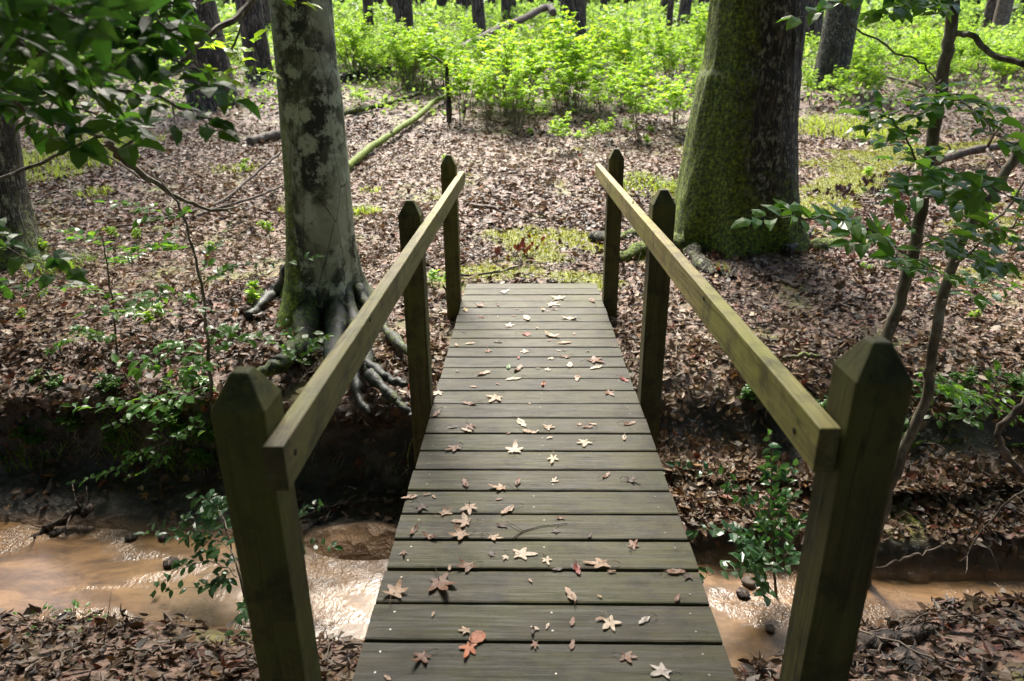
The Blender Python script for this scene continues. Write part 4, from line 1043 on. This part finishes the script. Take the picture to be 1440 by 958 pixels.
# sapling on the left bank
b1 = G(303, 610)
s4 = [b1]+Pp([(297, 553, b1.y), (291, 470, b1.y+.05), (284, 410, b1.y+.05), (270, 345, b1.y+.1), (248, 285, b1.y+.1), (215, 245, b1.y+.1)])
sapling('sapling', 'thin upright sapling with sparse green leaves on the far left bank', 'sapling', s4, .012, .004,
        [(Pp([(275, 360, b1.y), (225, 345, b1.y-.1), (165, 350, b1.y-.1), (110, 335, b1.y-.1)]), .003, .10, .065, .045),
         (Pp([(284, 420, b1.y), (235, 412, b1.y-.2), (180, 420, b1.y-.2), (120, 440, b1.y-.3)]), .003, .13, .07, .045),
         (Pp([(290, 470, b1.y), (250, 490, b1.y-.2), (200, 505, b1.y-.2), (165, 510, b1.y-.2)]), .003, .12, .07, .045),
         (Pp([(295, 540, b1.y), (240, 560, b1.y-.1), (170, 570, b1.y-.1), (100, 572, b1.y-.1)]), .003, .12, .07, .04),
         (Pp([(284, 400, b1.y), (330, 375, b1.y-.1), (380, 370, b1.y-.1), (440, 362, b1.y-.1)]), .003, .06, .06, .06),
         (Pp([(288, 445, b1.y), (330, 480, b1.y-.2), (385, 470, b1.y-.1), (440, 468, b1.y-.1)]), .003, .09, .06, .05),
         (Pp([(265, 335, b1.y), (230, 300, b1.y), (190, 290, b1.y), (150, 285, b1.y)]), .003, .10, .065, .045),
         (Pp([(278, 390, b1.y), (300, 350, b1.y), (320, 320, b1.y)]), .002, .05, .05, .06),
         (Pp([(293, 500, b1.y), (270, 520, b1.y-.2), (240, 530, b1.y-.3)]), .002, .09, .07, .045)], M['green'])
b5 = G(165, 500)
sapling('sapling', 'second small sapling with spread green leaves, left of the thin upright sapling', 'sapling', [b5]+Pp([(160, 440, b5.y-.05), (150, 370, b5.y-.1), (140, 320, b5.y-.1)]), .007, .003,
        [(Pp([(158, 420, b5.y), (120, 400, b5.y-.1), (85, 405, b5.y-.1)]), .002, .10, .06, .04), (Pp([(155, 380, b5.y), (190, 350, b5.y-.1), (225, 345, b5.y-.1)]), .002, .10, .06, .04),
         (Pp([(150, 350, b5.y), (120, 330, b5.y-.1), (90, 325, b5.y-.1)]), .002, .10, .06, .04), (Pp([(160, 450, b5.y), (200, 430, b5.y-.2), (240, 440, b5.y-.2)]), .002, .10, .06, .04),
         (Pp([(162, 470, b5.y), (110, 470, b5.y-.2), (70, 490, b5.y-.2)]), .002, .10, .06, .04)], M['green'])
b6 = G(1385, 590)
sapling('bank_plant', 'leafy green plant spreading along the lip of the right bank', 'plant', [b6, b6+Vector((0, -.03, .15))], .005, .003,
        [(Pp([(1385, 560, b6.y-.05), (1330, 545, b6.y-.1), (1280, 550, b6.y-.1), (1250, 540, b6.y-.1)]), .002, .10, .06, .035), (Pp([(1385, 560, b6.y-.05), (1410, 530, b6.y-.1), (1450, 535, b6.y-.1)]), .002, .10, .06, .035),
         (Pp([(1385, 570, b6.y-.05), (1350, 590, b6.y-.2), (1310, 585, b6.y-.2)]), .002, .08, .055, .035), (Pp([(1385, 570, b6.y-.05), (1420, 580, b6.y-.2), (1450, 600, b6.y-.2)]), .002, .08, .055, .035)], M['green'])
# plant in front of the beech roots
b2 = G(440, 560)
sapling('seedling_bush', 'small green leafy plant in front of the grey tree roots', 'plant', [b2]+Pp([(430, 520, b2.y), (415, 485, b2.y)]), .005, .003,
        [(Pp([(430, 520, b2.y), (400, 490, b2.y-.1), (370, 475, b2.y-.1)]), .002, .07, .06, .035), (Pp([(425, 510, b2.y), (440, 480, b2.y-.1), (458, 472, b2.y-.1)]), .002, .06, .055, .035),
         (Pp([(425, 510, b2.y), (405, 465, b2.y), (395, 455, b2.y)]), .002, .06, .055, .035)], M['green'])
# plant beside the near left post
b3 = G(352, 885)
sapling('stream_plant', 'leafy green plant leaning over the stream behind the left near post', 'plant', [b3]+Pp([(340, 820, b3.y), (325, 770, b3.y+.1), (310, 720, b3.y+.2)]), .006, .003,
        [(Pp([(335, 810, b3.y), (300, 790, b3.y+.1), (250, 800, b3.y+.1), (215, 835, b3.y+.1)]), .003, .07, .05, .035),
         (Pp([(330, 780, b3.y), (290, 750, b3.y+.2), (240, 745, b3.y+.2), (205, 750, b3.y+.2)]), .003, .09, .055, .03),
         (Pp([(318, 745, b3.y+.1), (300, 705, b3.y+.3), (270, 700, b3.y+.4)]), .003, .09, .055, .03),
         (Pp([(330, 800, b3.y), (300, 820, b3.y), (240, 830, b3.y)]), .002, .06, .05, .04),
         (Pp([(345, 830, b3.y), (400, 760, b3.y+.3), (430, 715, b3.y+.35), (455, 712, b3.y+.35)]), .003, .07, .05, .035),
         (Pp([(350, 840, b3.y), (410, 775, b3.y+.3), (440, 765, b3.y+.3), (470, 770, b3.y+.3)]), .003, .06, .05, .035),
         (Pp([(345, 870, b3.y), (345, 850, b3.y-.2), (330, 880, b3.y-.3), (340, 900, b3.y-.3)]), .002, .05, .05, .04)], M['holly'])
b4 = G(235, 640)
sapling('bank_plant', 'low green plant hanging from the dark lip of the left bank', 'plant', [b4, b4+Vector((0, -.05, .12))], .004, .003,
        [(Pp([(235, 620, b4.y-.05), (190, 640, b4.y-.15), (150, 665, b4.y-.2), (100, 680, b4.y-.2)]), .002, .07, .05, .035), (Pp([(235, 620, b4.y-.05), (215, 655, b4.y-.2), (180, 672, b4.y-.25)]), .002, .07, .05, .035),
         (Pp([(235, 620, b4.y-.05), (205, 590, b4.y-.1), (150, 600, b4.y-.1)]), .002, .06, .05, .04), (Pp([(240, 620, b4.y-.05), (270, 600, b4.y-.1), (300, 610, b4.y-.1)]), .002, .06, .05, .04)], M['green'])
for (px, py, nn_) in [(45, 885, 'bottom left corner'), (105, 880, 'bottom left, right of the dark stick')]:
    g = G(px, py); L = []; wb = MB()
    for k in range(16):
        a = random.random()*6.28; e = g+Vector((math.cos(a)*.09*random.random()*1.5, math.sin(a)*.08, random.uniform(.015, .05))); wb.tube([g, e], .0012, 4, cap=False)
        L.append((e, Vector((math.cos(a), math.sin(a), .1)), Vector((0, 0, 1)), .035*random.uniform(.7, 1.3)))
    t = empty('seedling', tuple(g), label='small cluster of green leaves on the near bank, '+nn_, cat='seedling', group='seedlings on the near bank')
    part_at('stem', wb.build('stem', M['twig'], mesh_only=True), t); part_at('foliage', leaves_mesh('foliage', L, M['green']), t)

# ------------------------------------------------------------------ tree overhanging from the left, its trunk outside the frame
tb = Vector((-2.15, 1.35, h1(-2.15, 1.35)))
def OH(L): return [Vector(tb)+Vector((0, 0, L[0]))]+Pp(L[1:])
sapling('overhanging_tree', 'out of focus dark leafy branches hanging into the top left corner', 'tree', [tb, tb+Vector((.05, 0, 1.2)), tb+Vector((-.05, .1, 2.6)), tb+Vector((0, .1, 4))], .06, .03,
        [(OH([1.9, (-60, 70, 1.35), (60, 95, 1.45), (160, 125, 1.5), (250, 150, 1.5), (300, 172, 1.5)]), .008, .20, .062, .028, dict(bare=.5)),
         (OH([2.0, (-60, 0, 1.35), (80, 30, 1.4), (180, 55, 1.45), (260, 90, 1.5), (305, 118, 1.5)]), .008, .22, .064, .028, dict(bare=.5)),
         (OH([1.8, (-60, 140, 1.45), (40, 160, 1.6), (120, 182, 1.6), (190, 205, 1.6)]), .006, .14, .070, .038, dict(bare=.5)),
         (OH([2.2, (-60, -60, 1.4), (60, -20, 1.5), (140, 12, 1.5), (210, 25, 1.5), (250, 42, 1.5)]), .007, .22, .064, .028, dict(bare=.5)),
         (OH([1.9, (-60, 40, 1.2), (30, 62, 1.2), (100, 80, 1.25), (170, 92, 1.25)]), .006, .16, .060, .030, dict(bare=.5)),
         (OH([2.1, (-60, 20, 1.7), (60, 50, 1.7), (150, 80, 1.75), (215, 110, 1.8)]), .006, .24, .066, .028, dict(bare=.4)),
         (OH([1.9, (-60, 110, 1.7), (50, 130, 1.75), (130, 160, 1.8), (200, 170, 1.8)]), .006, .20, .066, .028, dict(bare=.4)),
         (OH([2.3, (-60, -80, 1.7), (60, -40, 1.8), (170, -10, 1.8), (280, 5, 1.9)]), .006, .25, .066, .028, dict(bare=.4)),
         (OH([1.5, (-80, 335, 1.7), (0, 345, 1.8), (50, 372, 1.8), (95, 392, 1.8)]), .004, .13, .06, .032, dict(bare=.5)),
         (OH([1.3, (-80, 395, 1.9), (-10, 398, 2.0), (40, 410, 2.0), (80, 408, 2.0)]), .004, .12, .06, .032, dict(bare=.5)),
         (OH([2.2, (-60, -30, 1.1), (20, -10, 1.1), (90, 15, 1.1), (140, 40, 1.1)]), .006, .17, .060, .030, dict(bare=.5))], M['dark'],
        extra=lambda wb, L: (wb.tube(path(Pp([(-80, 290, 1.6), (0, 252, 1.8), (60, 228, 1.9), (110, 205, 1.9), (145, 190, 1.9)]), 6, .003), .005, 6),
                             wb.tube(path(Pp([(100, 205, 1.9), (150, 220, 2.0), (195, 250, 2.1)]), 4, .003), .003, 5)))
# bright-leaved bough in front of the beech
be = P(385, -60, 4.3)
def bough(wb, L):
    mp = path(Pp([(385, -50, 4.4), (350, 8, 4.2), (300, 45, 4.0), (268, 76, 3.9), (252, 96, 3.9)]), 6, .004); wb.tube(mp, [.022*(1-.5*i/(len(mp)-1)) for i in range(len(mp))], 8)
    wb.tube(path(Pp([(352, 5, 4.2), (330, 60, 4.1), (320, 75, 4.1)]), 4, .004), .006, 5)
wb = MB(); L = []; bough(wb, L)
spray(wb, L, Pp([(268, 76, 3.9), (300, 55, 4.1), (330, 52, 4.2)]), .004, .20, .10, .07)
spray(wb, L, Pp([(322, 72, 4.1), (345, 90, 4.1), (375, 105, 4.0)]), .004, .16, .10, .07)
spray(wb, L, Pp([(268, 76, 3.9), (290, 105, 3.9), (320, 118, 3.9)]), .004, .13, .10, .08)
spray(wb, L, Pp([(385, -50, 4.2), (400, -10, 4.1), (430, 5, 4.0)]), .004, .12, .10, .07)
part_at('branch', wb.build('branch', M['twig'], mesh_only=True), beech); part_at('foliage', leaves_mesh('foliage', L, M['bright']), beech)

# ------------------------------------------------------------------ deadwood
def stick(name, pts_, r0, r1, label, cat='stick', mname='dead', moss=.0, seg=8, twigs=0, group=None, wob=.01):
    pp = path(pts_, 6, wob*.5); n = len(pp); mb = MB(); o0 = pp[0].copy()
    pp = [p-o0 for p in pp]
    mb.tube(pp, [(r0+(r1-r0)*i/(n-1))*(1+.12*math.sin(i*2.3)) for i in range(n)], seg, C=(moss, 0, 0), wob=.12)
    for k in range(twigs):
        i = random.randint(2, n-2); d = jit(Vector((random.uniform(-1, 1), random.uniform(-1, 1), random.uniform(0, .6))), .2).normalized(); l_ = random.uniform(.08, .3)*(1 if r0 < .03 else 2)
        mb.tube([pp[i], pp[i]+d*l_*.5, pp[i]+jit(d, .25)*l_], [r0*.4, r0*.3, r0*.15], 5)
    o = mb.build(name, M[mname], smooth=True); o.location = o0; return tag(o, label, cat, group)
def gp(L, lift=.03): return g_path(L, lift)
def lifted(L):  # (px,py,lift)
    return [G(a, b_)+Vector((0, 0, c)) for a, b_, c in L]
stick('fallen_branch', lifted([(486, 244, .06), (520, 218, .10), (560, 193, .12), (592, 170, .12), (612, 152, .14), (632, 145, .16)]), .055, .045, 'mossy pale fallen branch lying left of the path up to the thicket', 'branch', 'dead', .62, 12, 2)
stick('tree_stub', [G(632, 172)+Vector((0, 0, -.1)), G(632, 172)+Vector((0, 0, .5)), G(632, 172)+Vector((-.02, 0, 1.0))], .06, .03, 'dark broken upright stub at the end of the mossy fallen branch', 'stub', 'pine', .1, 9, 1)
stick('fallen_log', lifted([(352, 206, .05), (374, 200, .07), (397, 195, .08)]), .085, .08, 'short dark-ended log left of the grey blotched tree', 'log', 'dead', .15, 12)
stick('fallen_log', lifted([(478, 166, .06), (515, 158, .08), (545, 150, .06), (590, 138, .1)]), .06, .04, 'dark mossy log behind the pale mossy branch', 'log', 'pine', .45, 10)
stick('fallen_log', lifted([(470, 118, .1), (510, 108, .1), (560, 102, .12), (590, 95, .3)]), .10, .07, 'farther dark fallen trunk left of the thicket', 'log', 'pine', .1, 10, 2)
stick('fallen_log', lifted([(640, 95, .4), (690, 82, .75), (735, 70, 1.05), (768, 62, 1.35), (778, 66, 1.2)]), .12, .14, 'brown broken log propped above the thicket left of the stout pine', 'log', 'dead', .05, 12)
stick('fallen_branch', lifted([(160, 325, .03), (240, 312, .05), (310, 290, .05), (350, 268, .12), (398, 247, .3)]), .014, .018, 'long thin bare branch lying left of the grey tree', 'branch', 'dead', .1, 7, 5)
stick('fallen_branch', lifted([(260, 312, .03), (310, 298, .04), (365, 285, .08), (400, 272, .1)]), .02, .014, 'shorter bare branch just below the long thin one', 'branch', 'dead', .1, 7, 3)
stick('leaning_branch', Pp([(150, 200, 3.6), (180, 228, 3.7), (232, 266, 3.8), (280, 290, 3.9), (330, 300, 4.0)]), .022, .006, 'brown leaning dead twig behind the thin left sapling', 'branch', 'twig', .1, 7, 3)
stick('stick', gp([(662, 292), (690, 296), (714, 299)], .03), .025, .02, 'short brown stick on the path between the rail ends', 'stick', 'dead')
stick('stick', gp([(1068, 390), (1095, 397), (1122, 407)], .02), .014, .018, 'short pale stick on the litter below the massive trunk', 'stick', 'dead', .1)
stick('stick', lifted([(1100, 522, .08), (1122, 521, .1), (1150, 523, .1)]), .014, .014, 'pale greenish stick behind the right near post top', 'stick', 'dead', .4)
stick('stick', gp([(632, 392), (690, 388), (728, 378), (735, 368)], .02), .012, .006, 'dark forked stick at the far end of the deck', 'stick', 'pine')
stick('stick', gp([(700, 250), (725, 246), (748, 250)], .02), .02, .012, 'dark stick on the sunlit path', 'stick', 'pine')
stick('stick', gp([(1, 848), (60, 838), (100, 850), (152, 870)], .03), .012, .012, 'bent dark stick along the near bank at bottom left', 'stick', 'twig', 0, 7, 2)
stick('stick', gp([(425, 738), (470, 722), (515, 716), (558, 714)], .05), .010, .014, 'thin dark stick at the mud beside the bridge, nearer one', 'stick', 'pine', 0, 7, 2)
stick('stick', gp([(432, 722), (480, 712), (520, 700), (560, 698)], .03), .007, .010, 'thin dark stick at the mud beside the bridge, farther one', 'stick', 'pine', 0, 7, 2)
stick('driftwood', lifted([(30, 795, .07), (60, 770, .08), (100, 742, .08), (135, 728, .08)]), .016, .026, 'dark debris branch lying in the sandy stream at the left', 'driftwood', 'pine', 0, 9, 7, wob=.03)
stick('hollow_log', gp([(1205, 915), (1250, 905), (1305, 893)], .02), .045, .03, 'dark rotten log on the near bank at bottom right', 'log', 'pine', .05, 10)
stick('stick', lifted([(1190, 900, .08), (1260, 922, .06), (1345, 955, .04)]), .005, .004, 'thin pale stick crossing the rotten log at bottom right', 'stick', 'dead')
stick('stick', lifted([(1225, 925, .03), (1270, 895, .05), (1300, 875, .05)]), .005, .003, 'second thin pale stick crossing the rotten log', 'stick', 'dead')
stick('stick', gp([(1232, 810), (1270, 795), (1300, 785), (1335, 772)], .04), .007, .004, 'pale thin branch on the right bench of leaf litter', 'stick', 'dead', 0, 7, 3)
yr = 2.75
stick('dead_branch', Pp([(1470, 540, yr), (1432, 575, yr), (1404, 603, yr), (1412, 632, yr-.02), (1440, 668, yr-.04), (1475, 700, yr-.06)]), .016, .012, 'bare orange-brown crooked branch at the right edge', 'branch', 'dead', 0, 9, 1)
stick('dead_branch', Pp([(1450, 680, yr), (1400, 725, yr), (1350, 790, yr-.05)]), .006, .003, 'thin bare branch below the crooked orange one', 'branch', 'dead', 0, 6, 3)
stick('stick', lifted([(1180, 610, .02), (1250, 590, .05), (1290, 620, .05)]), .006, .005, 'curved thin stick right of the near right post', 'stick', 'dead', 0, 6, 1)
stick('fallen_branch', lifted([(1230, 640, .0), (1330, 628, .04), (1450, 640, .05)]), .018, .012, 'mossy thin branch along the lip of the right bank', 'branch', 'pine', .5, 8, 3)
stick('fallen_branch', lifted([(1180, 92, .3), (1260, 72, .35), (1330, 62, .3), (1440, 66, .3)]), .06, .05, 'pale fallen branch in the brush at upper right', 'branch', 'dead', .1, 9, 6)
stick('fallen_branch', lifted([(1170, 128, .15), (1230, 118, .2), (1300, 135, .15)]), .04, .03, 'dark fallen branch right of the dark smooth trunk', 'branch', 'dead', .1, 8, 6)
stick('fallen_branch', lifted([(1310, 240, .10), (1370, 232, .2), (1450, 225, .25)]), .06, .05, 'rotten brown branch above the moss carpet at the right', 'branch', 'dead', .2, 9, 4)
stick('stick', lifted([(930, 400, .05), (955, 440, .04), (950, 500, .02), (958, 545, .02)]), .005, .004, 'thin pale hanging root right of the deck', 'stick', 'dead', 0, 6, 2)
stick('stick', gp([(580, 372), (605, 378), (628, 374)], .02), .008, .006, 'small dark stick left of the far left post', 'stick', 'pine')
random.seed(31)
for k in range(170):
    px = random.uniform(0, 1440); py = random.uniform(180, 560) if random.random() < .75 else random.uniform(860, 950)
    if 560 < px < 940 and py > 380: continue
    if 940 < px < 1140 and py < 350: continue
    g = G(px, py); a = random.random()*3.14; l_ = random.uniform(.12, .45); r_ = random.uniform(.003, .009)
    p2 = []
    for q in range(5):
        t = q/4-.5; xx, yy = g.x+math.cos(a)*l_*t+random.gauss(0, .012), g.y+math.sin(a)*l_*t+random.gauss(0, .012); p2.append(Vector((xx, yy, h1(xx, yy)+.03+r_)))
    stick('stick', p2, r_, r_*.6, 'small dry stick lying on the leaf litter', 'stick', random.choice(['dead', 'dead', 'pine']), 0, 5, random.choice([0, 1, 2]), 'small sticks on the forest floor')
mb = MB()
for k in range(2600):
    xx = random.uniform(-5, 4.5) if k % 3 else random.uniform(-4, -.2)
    if abs(xx) < .1: continue
    f_ = float(lerp(xx, FAR)); yy = f_+random.uniform(.35, .72); p = Vector((xx, yy, h1(xx, yy))); q = [p]; l_ = random.uniform(.06, .32); d = Vector((random.gauss(0, .7), -.45, -.5)); c_ = random.uniform(.3, .8)
    for i in range(4): d = (d+Vector((random.gauss(0, .35), 0, -.35))).normalized(); q.append(q[-1]+d*l_/4)
    mb.tube(q, [.0045*random.random()**2+.0012]*5, 4, cap=False, C=(random.random()*.5, 0, 0))
tag(mb.build('hanging_roots', M['twig']), 'tangle of thin roots and twigs hanging from the dark stream bank lip', 'roots', None, 'stuff')
# withered plants
def withered(name, base, hgt, n, col, leaf, label, spreadx):
    wb = MB(); L = []
    for k in range(max(3, n//6)):
        e = base+Vector((random.uniform(-spreadx, spreadx), random.uniform(-.1, .1), hgt*random.uniform(.5, 1))); wb.tube([base, base.lerp(e, .6)+Vector((0, 0, hgt*.25)), e], .003, 4)
        for q in range(6): L.append((jit(e, leaf*.6), Vector((random.gauss(0, .4), random.gauss(0, .4), -1)), Vector((random.gauss(0, 1), random.gauss(0, 1), .1)), leaf*random.uniform(.6, 1.2)))
    t = empty(name, tuple(base), label=label, cat='plant')
    part_at('stem', wb.build('stem', M['twig'], mesh_only=True), t)
    me = leaves_mesh('foliage', L, M['litter']); ca = me.color_attributes['Col']; a = np.empty(len(ca.data)*4, np.float32); ca.data.foreach_get('color', a); a = a.reshape(-1, 4); a[:, :3] *= np.array(col); ca.data.foreach_set('color', a.ravel())
    part_at('foliage', me, t)
withered('withered_plant', G(1235, 275), .22, 50, (.06, .028, .03), .09, 'dark withered plant with drooping leaves beside the moss carpet', .45)
withered('withered_plant', G(1180, 280), .15, 20, (.06, .028, .03), .08, 'smaller dark withered plant left of the larger one by the moss', .15)
withered('withered_plant', G(718, 362), .10, 30, (.20, .045, .03), .075, 'red-brown withered seedling at the far end of the bridge', .22)
# stones and debris in the stream
def rock(px, py, r, label, name='stone', mname='dead', lift=0, flat=.6):
    g = G(px, py); n1, n2 = 10, 14; V = [];
    for i in range(n1+1):
        a = PI*i/n1
        for j in range(n2):
            b_ = 2*PI*j/n2; v = Vector((math.sin(a)*math.cos(b_), math.sin(a)*math.sin(b_), math.cos(a)*flat))
            k = 1+.5*float(fbm(np.array([v.x*1.6+px]), np.array([v.y*1.6+v.z+py]), 3)[0]); V.append(v*r*k)
    Q = [(i*n2+j, (i+1)*n2+j, (i+1)*n2+(j+1) % n2, i*n2+(j+1) % n2) for i in range(n1) for j in range(n2)]
    mb = MB(); mb.add([tuple(v) for v in V], Q, C=(.0, 0, 0)); o = mb.build(name, M[mname], smooth=True); o.location = (g.x, g.y, max(g.z, WATER)+lift); tag(o, label, 'stone'); return o
rock(1048, 850, .035, 'pale lump of wood debris in the glittering water right of the deck', 'debris', 'dead')
rock(1040, 870, .035, 'dark wet stone in the glittering water right of the deck', 'stone', 'pine', 0, .4)
rock(1078, 915, .022, 'small brown stone at the water edge beside the right near post', 'stone', 'dead', 0, .5)
rock(190, 775, .032, 'dark wet stone in the middle of the sandy stream', 'stone', 'pine', 0, .5)
rock(235, 775, .03, 'dark wet stone right beside the leaves over the stream', 'stone', 'pine', 0, .5)
rock(248, 828, .04, 'grey wet stone at the near water edge on the left', 'stone', 'pine', 0, .5)
rock(845, 338, .12, 'mossy knob of wood beside the far right post', 'knob', 'oak', .02, .6)
rock(1290, 935, .09, 'dark grey stone half buried in litter at bottom right', 'stone', 'pine', 0, .5)
rock(84, 770, .03, 'small dark stone by the driftwood in the stream', 'stone', 'pine', 0, .5)

# ------------------------------------------------------------------ light
SUN_EL, SUN_AZ = R(53), R(-10)       # azimuth measured from straight ahead, negative = left
world = bpy.data.worlds.new('World'); scene.world = world; world.use_nodes = True
nt = world.node_tree
for n in list(nt.nodes): nt.nodes.remove(n)
sky = nt.nodes.new('ShaderNodeTexSky'); sky.sky_type = 'NISHITA'; sky.sun_disc = False
sky.sun_elevation = SUN_EL; sky.sun_rotation = SUN_AZ; sky.air_density = 1.0; sky.dust_density = 3.0; sky.ozone_density = 1.0
bg = nt.nodes.new('ShaderNodeBackground'); bg.inputs[1].default_value = .125
wo = nt.nodes.new('ShaderNodeOutputWorld'); nt.links.new(sky.outputs[0], bg.inputs[0]); nt.links.new(bg.outputs[0], wo.inputs[0])
ld = bpy.data.lights.new('sun', 'SUN'); ld.energy = 4.9; ld.angle = R(24); ld.color = (1, .94, .84)
sun = bpy.data.objects.new('sun', ld); link(sun)
sdir = Vector((math.sin(SUN_AZ)*math.cos(SUN_EL), math.cos(SUN_AZ)*math.cos(SUN_EL), math.sin(SUN_EL)))
sun.rotation_euler = sdir.to_track_quat('Z', 'Y').to_euler()
sun.location = sdir*30
vs = scene.view_settings; vs.view_transform = 'Standard'; vs.look = 'None'; vs.exposure = 1.45; vs.gamma = 1
scene.render.engine = 'CYCLES'
cy = scene.cycles; cy.max_bounces = 6; cy.diffuse_bounces = 3; cy.glossy_bounces = 2; cy.transmission_bounces = 4; cy.transparent_max_bounces = 4
cy.use_denoising = True; cy.sample_clamp_indirect = 4
